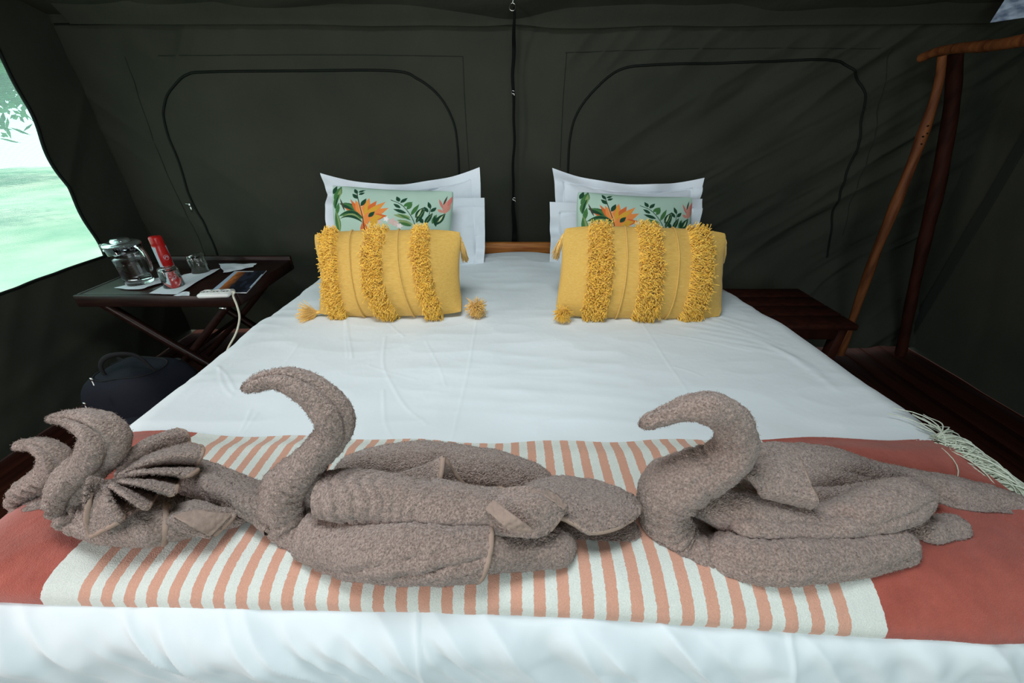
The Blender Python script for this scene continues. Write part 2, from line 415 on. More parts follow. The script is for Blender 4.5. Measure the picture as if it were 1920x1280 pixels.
def on_back(px, py, off=.004):
    p = PY(px, py, YB)
    i = np.clip((p[0] - XL + .02) / (XR - XL + .04) * (nx - 1), 0, nx - 1); j = np.clip((p[2] - .02) / 1.78 * (nzv - 1), 0, nzv - 1)
    p[1] = P[int(i), int(j), 1] - off; return p
def seam(pts, r, name, m, n=None, off=.003, flat=1.0):
    n = n or max(30, len(pts) * 14)
    C = catmull(np.array(pts, float), n); C3 = np.array([on_back(a, b, off) for a, b in C])
    C3[1:-1, 1] = (C3[:-2, 1] + 2 * C3[1:-1, 1] + C3[2:, 1]) / 4
    mb = MB(); tube(mb, C3, r, 6); return mb.build(name, m, wall_back)
zipL = [(408, 480), (388, 425), (360, 372), (336, 300), (312, 235), (311, 190), (326, 162), (352, 141), (392, 135), (560, 133), (735, 133), (785, 149), (825, 182), (850, 228), (858, 275), (861, 330)]
zipR = [(1064, 330), (1068, 262), (1081, 214), (1113, 170), (1162, 131), (1230, 122), (1380, 118), (1545, 113), (1588, 125), (1611, 157), (1616, 200), (1602, 279), (1577, 345), (1556, 420), (1545, 480)]
seam(zipL, .0058, 'zip', M['zip']); seam(zipR, .0058, 'zip', M['zip'])
for pts in ([(110, 47), (500, 41), (960, 40), (1400, 38), (1830, 40)],): seam(pts, .0045, 'roof_seam', M['zip'], 80)
for pts in ([(300, 105), (600, 103), (868, 106)], [(868, 106), (872, 200), (880, 325)], [(235, 106), (262, 180), (300, 290), (360, 420), (385, 480)],
            [(1062, 100), (1055, 200), (1050, 315)], [(1060, 99), (1300, 92), (1665, 92)], [(1668, 92), (1650, 175), (1630, 280), (1600, 360), (1575, 440)], [(105, 46), (140, 130), (200, 290), (262, 400), (300, 470)]):
    seam(pts, .0020, 'stitched_seam', M['canvas_dark'], 60, .001)
# zip puller on the left flap
t = MB(); c = on_back(360, 383, .014)
t.box(c, (.016, .008, .022), bev=.003); t.box(c + [.004, -.004, -.022], (.009, .003, .028), bev=.001); tube(t, [c + [0, -.006, .006], c + [-.012, -.008, .010], c + [-.022, -.006, .004]], .002, 6)
t.build('zip_puller', M['steel'], wall_back)

# left wall, with the screened window opening
def left_wall():
    zs = np.concatenate([np.linspace(0, .60, 30), np.linspace(.62, 1.62, 90), np.linspace(1.64, 1.80, 8)])
    ys = []; yf, yw = YF, .12
    J = len(zs)
    edge = 2.068 + .010 * np.sin(zs * 9.5 + .6) + .007 * np.sin(zs * 21)
    cols = []
    for a in np.linspace(0, 1, 40): cols.append(yf + (yw - yf) * a + 0 * zs)
    for a in np.linspace(0, 1, 80)[1:]: cols.append(yw + (edge - yw) * a)
    for a in np.linspace(0, 1, 30)[1:]: cols.append(edge + (YB + .02 - edge) * a)
    Y = np.array(cols); Zz = np.tile(zs, (len(cols), 1))
    D = .006 * noise2(Y * 3, Zz * 3, 21) + .006 * canvas_fold(Y, Zz, .9, .12, 22) + .008 * sm(.6, .2, Zz) * canvas_fold(Y, Zz, .2, .14, 23)
    zb = .62 + .010 * np.sin(Y * 4)
    Zz = Zz.copy(); j0 = 30; Zz[:, j0] = zb[:, j0]
    mask = np.ones((len(cols) - 1, J - 1), bool); mask[39:39 + 79, j0:j0 + 89] = False
    Pl = np.stack([XL + D, Y, Zz], -1)
    mb = MB(); mb.grid(Pl, mask=mask)
    w = tag(mb.build('wall_left', M['canvas']), 'dark olive canvas side wall of the tent around the screened window', None, None, 'structure')
    # dark binding along the window edge
    b = MB(); e = Pl[118, j0:j0 + 90] + [.004, 0, 0]; tube(b, e, .007, 6); b.build('window_binding', M['zip'], w)
    b = MB(); e = Pl[39:119, j0] + [.004, 0, 0]; tube(b, e, .006, 6); b.build('window_binding', M['zip'], w)
    b = MB(); e = Pl[39:119, j0 + 89] + [.004, 0, 0]; tube(b, e, .006, 6); b.build('window_binding', M['zip'], w)
    return w
left_wall()
Y, Zz = np.meshgrid(np.linspace(.10, 2.10, 60), np.linspace(.60, 1.64, 40), indexing='ij')
mb = MB(); mb.grid(np.stack([XL - .006 - .006 * noise2(Y * 3, Zz * 3, 4), Y, Zz], -1))
tag(mb.build('window_1', M['screen']), 'insect screen window in the left tent wall, bright daylight behind', None, None, 'structure')
# right wall
Y, Zz = np.meshgrid(np.linspace(YF, YB + .02, 200), np.linspace(0, 1.95, 110), indexing='ij')
Dr = .008 * noise2(Y * 2, Zz * 2, 31) + .008 * canvas_fold(Y, Zz, 1.25, .16, 32)
Pr = np.stack([XR + Dr, Y, Zz], -1); mb = MB(); mb.grid(Pr)
wr = tag(mb.build('wall_right', M['canvas']), 'olive canvas right wall of the tent with a stitched dark window border', None, None, 'structure')
def on_right(y, z):
    i = int(np.clip((y - YF) / (YB + .02 - YF) * 199, 0, 199)); j = int(np.clip(z / 1.95 * 109, 0, 109)); return np.array([Pr[i, j, 0], y, z])
def band(path, w, name, m, up):
    C = catmull(np.array(path, float), 60); T = np.gradient(C, axis=0); T /= np.linalg.norm(T, axis=1, keepdims=True); S = np.stack([-T[:, 1], T[:, 0]], -1)
    G = np.zeros((60, 5, 3))
    for k, s in enumerate(np.linspace(-.5, .5, 5)):
        q = C + S * w * s
        for i in range(60): G[i, k] = on_right(q[i, 0], q[i, 1]) - [.007, 0, 0]
    mb = MB(); sheet(mb, G, .004); mb.build(name, m, wr)
band([(2.20, .03), (2.19, .5), (2.18, 1.0), (2.17, 1.28)], .05, 'window_border', M['canvas_dark'], 1)
band([(2.19, 1.27), (1.9, 1.28), (1.2, 1.28), (.3, 1.28)], .05, 'window_border', M['canvas_dark'], 1)
# floor: planks laid one by one running towards the camera
fb = bpy.data.objects.new('floor', None); COL.objects.link(fb)
mb = MB(); mb.box((0.13, .48, -.045), (4.9, 4.0, .03)); floor = tag(mb.build('floor', M['canvas_dark']), 'red-brown timber plank floor of the tent', None, None, 'structure')
bpy.data.objects.remove(fb); floor.name = 'floor'
pl = MB(); pl.box((0, 0, 0), (.138, 3.98, .026), bev=.004); first = pl.build('plank', M['deck'], floor)
xs = np.arange(XL + .03, XR + .08, .144)
first.location = (float(xs[0]), .48, -.016)
for i, x in enumerate(xs[1:]):
    o = first.copy(); COL.objects.link(o); o.parent = floor; o.location = (float(x), .48 + .0, -.016 + RS.uniform(-.0015, .0015)); o.rotation_euler = (0, 0, RS.uniform(-.001, .001))
# roof: two canvas slopes, gable behind the camera with an open entrance
Xr, Tt = np.meshgrid(np.linspace(XL - .05, XR + .05, 160), np.linspace(0, 1, 60), indexing='ij')
zr = ZE + (2.45 - ZE) * Tt; yr = YB + .03 - (YB + .03 - .45) * Tt
dz = .006 * noise2(Xr * 2, Tt * 4, 41) - .02 * np.exp(-((Xr - .02) / .25) ** 2) * (1 - Tt) + .010 * canvas_fold(Xr, Tt * 2, .25, .1, 42) - .02 * np.sin(np.pi * Tt)
mb = MB(); mb.grid(np.stack([Xr, yr, zr + dz + .008 * np.abs(Xr)], -1))
yr2 = .45 - (.45 - YF + .03) * Tt; zr2 = 2.45 - (2.45 - 1.9) * Tt
mb.grid(np.stack([Xr, yr2, zr2 + .008 * np.abs(Xr)], -1))
for xx in (XL - .04, XR + .04):   # gable triangles
    G = np.array([[[xx, YB + .03, 1.5], [xx, YB + .03, 1.70]], [[xx, .45, 1.5], [xx, .45, 2.49]], [[xx, YF - .03, 1.5], [xx, YF - .03, 1.95]]])
    mb.grid(G)
roof = tag(mb.build('ceiling', M['canvas']), 'dark olive canvas roof sloping up from the rear wall', None, None, 'structure')
# sagging roof overhang just above the rear wall seam
Xo, Vv = np.meshgrid(np.linspace(-2.08, 2.26, 200), np.linspace(0, 1, 14), indexing='ij')
sag = .006 * noise2(Xo * 3, Vv, 51) + .012 * np.exp(-((Xo - .02) / .12) ** 2)
G = np.stack([Xo, YB - .045 - .10 * Vv, 1.655 + .012 * np.abs(Xo) * .3 + sag * (1 - Vv) + .13 * Vv ** .8 - .012 * np.sin(np.pi * Vv) - .008 * np.exp(-((Xo - .3) / .5) ** 2)], -1)
mb = MB(); sheet(mb, G, .004); mb.build('roof_valance', M['canvas'], roof)
# front wall in three pieces around the entrance
mb = MB()
for (x0, x1, z0, z1) in ((XL - .02, -.75, 0, 1.98), (1.35, XR + .02, 0, 1.98), (-.75, 1.35, 1.95, 2.02)):
    A, B = np.meshgrid(np.linspace(x0, x1, 30), np.linspace(z0, z1, 30), indexing='ij')
    mb.grid(np.stack([A, YF + .006 * noise2(A * 3, B * 3, 61), B], -1))
tag(mb.build('wall_front', M['canvas']), 'canvas front wall of the tent beside the open entrance', None, None, 'structure')

# centre strap hanging down the rear wall, with metal hooks
st = thing('hanging_strap', 'black strap with metal hooks hanging down the middle of the rear canvas wall', 'strap', PY(963, 470, 2.33))
N = 90; yv = np.linspace(14, 476, N); wv = np.interp(yv, [18, 80, 200, 370, 400, 476], [2, 4.5, 3.2, 3.0, 5.5, 8.5]) / FPX * 2.33 / 2 * 1.1
cx = 963 + 1.2 * np.sin(yv / 31.) + .8 * np.sin(yv / 13.)
G = np.zeros((N, 5, 3))
for i in range(N):
    c = PY(cx[i], yv[i], np.interp(yv[i], [4, 40, 90], [2.225, 2.25, 2.33]) - .012 * np.sin(yv[i] / 50.) ** 2 - .02 * (yv[i] > 440))
    for k, s in enumerate(np.linspace(-1, 1, 5)): G[i, k] = c + [s * wv[i], -.001 + .001 * s * s, 0]
mb = MB(); sheet(mb, G, .003); mb.build('webbing', M['webbing'], st)
def ring(mb, c, R, r, tilt=0.0, a0=0, a1=2 * math.pi):
    th = np.linspace(a0, a1, 28); C = np.stack([c[0] + R * np.cos(th), c[1] + R * np.sin(th) * math.sin(tilt) * .6, c[2] + R * np.sin(th)], -1); tube(mb, C, r, 6)
mb = MB(); c = PY(961, 13, 2.215); ring(mb, c, .014, .0022, .6); tube(mb, [c + [0, 0, .012], c + [.004, 0, .03], c + [0, 0, .06]], .002, 6); mb.build('hook', M['steel'], st)
for (px, py) in ((962, 173), (964, 373)):
    mb = MB(); c = PY(px, py, 2.31); ring(mb, c, .007, .0018, .8, .3, 5.2); tube(mb, [c + [.004, -.002, -.004], c + [.007, -.003, -.014]], .0018, 6); mb.build('hook', M['steel'], st)
# pale label at the top right
A = [PX(1893, -14, 2.30), PX(1990, -30, 2.10), PX(1935, 33, 2.22), PX(1857, 42, 2.33)]
lb = MB(); U, V = np.meshgrid(np.linspace(0, 1, 16), np.linspace(0, 1, 12), indexing='ij'); U = U[..., None]; V = V[..., None]
a0, a1, a2, a3 = PY(1893, -14, 2.19), PY(1985, -22, 2.10), PY(1932, 31, 2.12), PY(1857, 42, 2.19)
G = (1 - V) * ((1 - U) * a0 + U * a1) + V * ((1 - U) * a3 + U * a2); G[..., 1] += .004 * np.sin(U[..., 0] * 6)
sheet(lb, G, .002); tag(lb.build('paper_label', M['paper']), 'small pale blue label fixed high in the top right corner of the tent', 'label')
# ------------------------------------------------------------------ bed
ZB = .655; R0 = .10; IX0, IX1, IY0, IY1 = -.845, .860, .385, 1.985
def bed_surf(s, t, off=0.0):
    """flat coordinates (s,t) over the mattress -> draped position and normal"""
    cx = np.clip(s, IX0, IX1); cy = np.clip(t, IY0, IY1)
    dx, dy = s - cx, t - cy; L = np.hypot(dx, dy) + 1e-9
    ux, uy = dx / L, dy / L
    arc = R0 * np.pi / 2; a = np.clip(L / R0, 0, np.pi / 2)
    o = (R0 + off) * np.sin(a); z = -(R0) * (1 - np.cos(a)) - np.maximum(L - arc, 0) + off * np.cos(a)
    flare = .05 * np.maximum(L - arc, 0)
    P = np.stack([cx + ux * (o + flare), cy + uy * (o + flare), ZB + z], -1)
    Nn = np.stack([ux * np.sin(a), uy * np.sin(a), np.cos(a)], -1)
    P[..., 0] += .065 * sm(0, .86, s) * sm(1.8, .6, t)
    # the duvet's own loft
    P[..., 2] += (.012 * noise2(s * 2.3, t * 2.3, 70) + .006 * noise2(s * 5, t * 5, 71)) * np.cos(a)
    P[..., 2] += .028 * np.exp(-((s - .01) / .20) ** 2) * sm(1.55, 1.9, t) * np.cos(a)
    P[..., 2] -= .03 * sm(.65, 1.0, np.abs(s)) * np.cos(a) * sm(1.2, 1.9, t)
    return P, Nn
def seg_dist(s, t, pts):
    best = np.full(s.shape, 9.0)
    for (x0, y0), (x1, y1) in zip(pts[:-1], pts[1:]):
        dx, dy = x1 - x0, y1 - y0; l2 = dx * dx + dy * dy
        u = np.clip(((s - x0) * dx + (t - y0) * dy) / l2, 0, 1)
        best = np.minimum(best, np.hypot(s - x0 - u * dx, t - y0 - u * dy))
    return best
def duvet_wrinkle(s, t):
    foot = sm(.46, .30, t)
    h = .0030 * (1 - 2 * np.abs(noise2(s * 3.2 + .6 * t, t * 9, 72))) * (1 - foot)      # long soft waves across the bed
    h += .0016 * (1 - 2 * np.abs(noise2(s * 8, t * 16, 73))) * (1 - foot)
    side = sm(.80, .92, np.abs(s - .008))
    h += side * .006 * noise2(s * 2, t * 9, 74)
    # gathered folds hanging over the foot of the bed
    fa = sm(.335, .235, t) * .85 + .15 * foot
    w = s + .9 * (t - .3) + .03 * noise2(s * 6, t * 7, 75)
    gate = .75 + .35 * noise2(s * 4.1, t * 3, 78)
    h += fa * gate * (.026 * (1 - 2.2 * np.abs(noise2(w * 12, t * 2.4, 76))) + .012 * (1 - 2 * np.abs(noise2(w * 25, t * 5, 77)))) + fa * .003 * noise2(s * 40, t * 30, 79)
    for x in (-.143, .385):
        h += .0028 * np.exp(-((s - x - .10 * (.3 - t)) / .0035) ** 2) * sm(.34, .30, t)
    return h
def creases(s, t):
    h = 0 * s
    def cr(pts, w, a):
        q = [tuple(PZ(x, y, ZB)[:2]) for x, y in pts]
        c = catmull(np.array(q), 14); nonlocal h
        lo = c.min(0) - 4 * w; hi = c.max(0) + 4 * w
        m = (s > lo[0]) & (s < hi[0]) & (t > lo[1]) & (t < hi[1])
        if m.any():
            d = seg_dist(s[m], t[m], [tuple(v) for v in c]); h[m] += .5 * a * np.exp(-(d / w) ** 2)
    cr([(893, 600), (880, 680), (862, 760), (845, 832)], .0035, .0022)      # ironed lines
    cr([(1190, 600), (1228, 670), (1268, 740), (1310, 810)], .0035, .0018)
    cr([(650, 600), (655, 640), (660, 670)], .003, .003); cr([(648, 602), (649, 640), (652, 668)], .003, .002)
    cr([(728, 605), (745, 620), (757, 630)], .003, .003)
    cr([(722, 630), (718, 680), (735, 720), (760, 760), (800, 795)], .0035, .0028)
    cr([(798, 640), (820, 680), (835, 720)], .003, .0018); cr([(690, 683), (740, 700), (780, 710)], .003, .0016)
    cr([(718, 730), (722, 790), (738, 825)], .003, .0026); cr([(1245, 690), (1275, 700), (1292, 708)], .003, .0022)
    cr([(407, 688), (425, 705), (442, 735)], .003, .003); cr([(412, 690), (420, 725), (438, 745)], .003, .0025)
    cr([(470, 770), (462, 790), (450, 810)], .003, .003); cr([(482, 775), (470, 795), (455, 812)], .003, .0025)
    cr([(560, 650), (530, 690), (505, 720)], .003, .0016); cr([(1230, 628), (1300, 640), (1380, 660)], .004, .0016)
    for k in range(7): cr([(1150 + 30 * k, 560 + 14 * k), (1260 + 34 * k, 575 + 17 * k), (1390 + 22 * k, 612 + 20 * k)], .012, .0022)
    for k in range(6): cr([(880 - 20 * k, 655 + 22 * k), (1000 + 20 * k, 668 + 24 * k), (1160 + 30 * k, 690 + 26 * k)], .014, .0018)
    return h
def runner_top(s, t):
    P, Nn = bed_surf(s, t); return P + Nn * duvet_wrinkle(s, t)[..., None] * .35, Nn
# mattress base and headboard
bed = thing('double_bed', 'wide wooden double bed standing against the rear tent wall', 'bed', (0.008, 1.1, 0))
mb = MB(); mb.box((.008, 1.14, .22), (1.66, 1.62, .16), bev=.01); mb.build('bed_base', M['wood_head'], bed)
for sx in (-.74, .76):
    for sy in (.42, 1.86):
        mb = MB(); mb.box((sx, sy, .072), (.09, .09, .140), bev=.006); mb.build('leg', M['wood_head'], bed)
mb = MB(); mb.box((.008, 1.16, .42), (1.68, 1.60, .235), bev=.06); mb.build('mattress', M['sheet'], bed)
for z, zh in ((.645, .085), (.45, .09), (.27, .09)):
    mb = MB(); mb.box((.008, 2.135, z), (1.86, .035, zh), bev=.006); mb.build('headboard_plank', M['wood_head'], bed)
for sx in (-.9, .916):
    mb = MB(); mb.box((sx, 2.17, .36), (.07, .035, .72), bev=.006); mb.build('headboard_post', M['wood_head'], bed)
S = np.concatenate([np.linspace(-1.26, 1.275, 640)]); T = np.concatenate([np.linspace(-.12, .46, 230), np.linspace(.463, 2.12, 400)])
s_, t_ = np.meshgrid(S, T, indexing='ij')
P, Nn = bed_surf(s_, t_); h = duvet_wrinkle(s_, t_) + creases(s_, t_)
P = P + Nn * h[..., None]
mb = MB(); mb.grid(P)
duvet = tag(mb.build('duvet', M['duvet']), 'smooth white cotton duvet covering the bed and hanging over its edges', 'duvet')

# ------------------------------------------------------------------ striped runner
def runner_front(x):  # flat coordinate of the hem hanging over the foot
    return np.interp(x, [-1.1, -.9, -.7, -.2, .2, .5, .9, 1.1], [.335, .330, .322, .312, .298, .278, .262, .255])
def runner_back(x):
    return np.interp(x, [-1.1, -.8, -.5, -.1, .1, .3, .6, .9], [.672, .672, .668, .645, .640, .650, .652, .652]) + .004 * np.sin(x * 23)
NS, NT = 560, 110
u = np.linspace(-1.17, .862, NS); v = np.linspace(0, 1, NT) ** .8
Sx = np.repeat(u[:, None], NT, 1)
Tt = runner_front(Sx) + (runner_back(Sx) - runner_front(Sx)) * v[None]
def runner_pt(Sx, Tt, extra=0.0):
    P, Nn = runner_top(Sx, Tt)
    f = Tt - runner_front(Sx); b = runner_back(Sx) - Tt
    pf = .016 * np.sqrt(np.clip(f / .022, 0, 1)) + .003
    lift = np.minimum(pf, .004 + .015 * sm(0, .05, b))
    lift = lift + .006 * (1 - 2 * np.abs(noise2(Sx * 4 + Tt * 5, Tt * 9 - Sx * 5, 86))) * sm(-.66, -.85, Sx) + .002 * noise2(Sx * 14, Tt * 14, 81) + .0015 * noise2(Sx * 5, Tt * 40, 82) * sm(.08, 0, b)
    lift = lift + .006 * np.exp(-((Sx - .10) / .10) ** 2) * sm(.05, 0, b)
    return P + Nn * (lift + extra)[..., None], Nn
P, Nn = runner_pt(Sx, Tt)
P = P + Nn * (.0006 * noise3(P, 420, 5))[..., None]
mb = MB(); uvr = np.stack([Sx, Tt], -1)
P0, N0 = runner_top(Sx, Tt); Pb = P0 + N0 * .0015
mb.grid(P, uv=uvr); mb.grid(Pb, uv=uvr, flip=True)
for a, b, uu in ((P[:, 0], Pb[:, 0], uvr[:, 0]), (P[:, -1], Pb[:, -1], uvr[:, -1]), (P[0], Pb[0], uvr[0]), (P[-1], Pb[-1], uvr[-1])):
    mb.grid(np.stack([a, b], 0), uv=np.stack([uu, uu], 0))
runner = tag(mb.build('bed_runner', M['throw'], uv=True), 'wool runner with peach and white stripes and brick-red ends across the bed', 'blanket')
# cream fringe on the right end
mb = MB(); N = 620; K = 9
tv = RS.uniform(0, 1, N); t0 = runner_front(.86 + 0 * tv) + (runner_back(.86 + 0 * tv) - runner_front(.86 + 0 * tv)) * tv
L = RS.uniform(.11, .17, N); k = np.linspace(0, 1, K)[None]
far = sm(.45, .60, t0)[:, None]
ang = (RS.normal(0, .12, N)[:, None] + far * RS.normal(-.1, .45, N)[:, None])
bend = far * RS.normal(-.2, 1.1, N)[:, None] + RS.normal(0, .15, N)[:, None]
aa = ang + bend * k; st_ = L[:, None] / K
sx = .858 + np.cumsum(np.cos(aa) * st_, 1) - st_; tx = t0[:, None] + np.cumsum(np.sin(aa) * st_, 1)
hgt = .005 + RS.uniform(0, .012, N)[:, None] * np.sin(np.pi * np.clip(k * 1.1, 0, 1)) + far * RS.uniform(0, .012, N)[:, None]
Pp, Nn = bed_surf(sx, tx); C = Pp + Nn * (hgt + .004)[..., None]
strands(mb, C, .0016, .8); tag(mb.build('fringe', M['fringe'], runner), kind='stuff')

# ------------------------------------------------------------------ pillows and cushions
def cushion_fn(TL, TR, BR, BL, T, flange=0.0, sag=(0, 0, 0, 0), power=.55, belly=0.0, seed=0, wr=.004, pinch=.0):
    """returns f(u,v,side) -> points; u left to right, v top to bottom, side +1 faces the camera"""
    TL, TR, BR, BL = [np.asarray(q, float) for q in (TL, TR, BR, BL)]
    ex = (TR + BR - TL - BL) / 2; ey = (BL + BR - TL - TR) / 2
    n = np.cross(ex, ey); n /= np.linalg.norm(n)
    if n[1] > 0: n = -n
    eyn = ey / np.linalg.norm(ey); exn = ex / np.linalg.norm(ex)
    def f(u, v, side):
        if pinch:
            u, v = .5 + (u - .5) * (1 - pinch * np.abs(2 * v - 1) ** 5), .5 + (v - .5) * (1 - pinch * 1.3 * np.abs(2 * u - 1) ** 5)
        U = u[..., None]; V = v[..., None]
        P = (1 - V) * ((1 - U) * TL + U * TR) + V * ((1 - U) * BL + U * BR)
        bu = 4 * u * (1 - u); bv = 4 * v * (1 - v)
        P = P + (eyn * ((1 - v) * bu * sag[0])[..., None]) - (eyn * (v * bu * sag[1])[..., None])
        P = P + (exn * ((1 - u) * bv * sag[2])[..., None]) - (exn * (u * bv * sag[3])[..., None])
        fu = flange / np.linalg.norm(ex); fv = flange / np.linalg.norm(ey)
        uu = np.clip((u - fu) / (1 - 2 * fu), 0, 1); vv = np.clip((v - fv) / (1 - 2 * fv), 0, 1)
        prof = (np.sin(np.pi * uu) ** power) * (np.sin(np.pi * vv) ** power)
        prof = prof * (1 + belly * (vv - .5))
        h = T / 2 * prof
        w = noise2(u * 7 + seed, v * 5, seed) * .6 + noise2(u * 16 + seed, v * 11, seed + 1) * .4
        edge = np.exp(-np.minimum(np.minimum(uu, 1 - uu), np.minimum(vv, 1 - vv)) / .10)
        pucker = np.sin(u * 60 + 3 * noise2(u * 9, v * 9, seed + 2)) * np.exp(-np.minimum(vv, 1 - vv) / .07) + np.sin(v * 44 + 3 * noise2(u * 9, v * 9, seed + 3)) * np.exp(-np.minimum(uu, 1 - uu) / .06)
        h = h + wr * w * (.35 + edge) * (prof > 0) + wr * .35 * pucker * np.sqrt(np.clip(prof, 0, 1))
        fl = (1 - sm(0, .02, prof)) * flange * .9 + pinch * .06
        wave = fl * noise2(u * 6 + seed * 3, v * 6, seed + 5)
        return P + n * (side * (h + .0012))[..., None] + n * wave[..., None]
    f.n = n; return f
def cushion_mesh(f, nu=120, nv=80, ub=None):
    u, v = np.meshgrid(np.linspace(0, 1, nu), np.linspace(0, 1, nv), indexing='ij')
    A = f(u, v, 1); B = f(u, v, -1); mb = MB(); mb.grid(A, uv=np.stack([u, v], -1), flip=True); mb.grid(B, uv=np.stack([u, v], -1))
    for a, b in ((A[0], B[0]), (A[-1], B[-1]), (A[:, 0], B[:, 0]), (A[:, -1], B[:, -1])): mb.grid(np.stack([a, b], 0))
    return mb, u, v
G1 = 'white oxford pillows propped against the rear wall'
def oxford(corners, label, **kw):
    f = cushion_fn(*corners, **kw); mb, _, _ = cushion_mesh(f, 150, 100)
    o = mb.build('pillow', M['sheet']); tag(o, label, 'pillow', G1)
    # stitched line between filling and flange
    sb = MB(); fu = kw['flange'] / .72; fv = kw['flange'] / .42
    k = np.linspace(0, 1, 60); a, b, c, d = fu, 1 - fu, fv, 1 - fv
    ring_u = np.concatenate([a + (b - a) * k, b + 0 * k, b - (b - a) * k, a + 0 * k]); ring_v = np.concatenate([c + 0 * k, c + (d - c) * k, d + 0 * k, d - (d - c) * k])
    C = f(ring_u, ring_v, 1) + f.n * .0006; tube(sb, C, .0011, 5); sb.build('flange_seam', M['sheet'], o)
    return o
# rear pillows stand almost upright, front ones slump against them
oxford((PY(606, 326, 2.07), PY(899, 313, 2.07), PY(895, 468, 1.98), PY(618, 470, 1.98)), 'white oxford pillow at the very back of the left pile, corner peaked to the right', T=.12, flange=.045, sag=(.062, 0, .01, -.012), seed=3, wr=.012)
oxford((PY(610, 360, 1.98), PY(908, 370, 1.95), PY(906, 512, 1.83), PY(622, 520, 1.80)), 'white oxford pillow second from the back in the left pile, right flange showing', T=.15, flange=.045, sag=(.012, 0, .0, -.006), seed=7, wr=.012)
oxford((PY(1036, 314, 2.07), PY(1318, 334, 2.07), PY(1305, 470, 1.98), PY(1040, 468, 1.98)), 'white oxford pillow at the very back of the right pile, left corner raised high', T=.12, flange=.045, sag=(.050, 0, .01, .012), seed=12, wr=.012)
oxford((PY(1030, 380, 1.96), PY(1320, 371, 1.96), PY(1312, 520, 1.82), PY(1029, 520, 1.82)), 'white oxford pillow second from the back in the right pile, left flange showing', T=.15, flange=.045, sag=(.012, 0, .006, .012), seed=17, wr=.012)

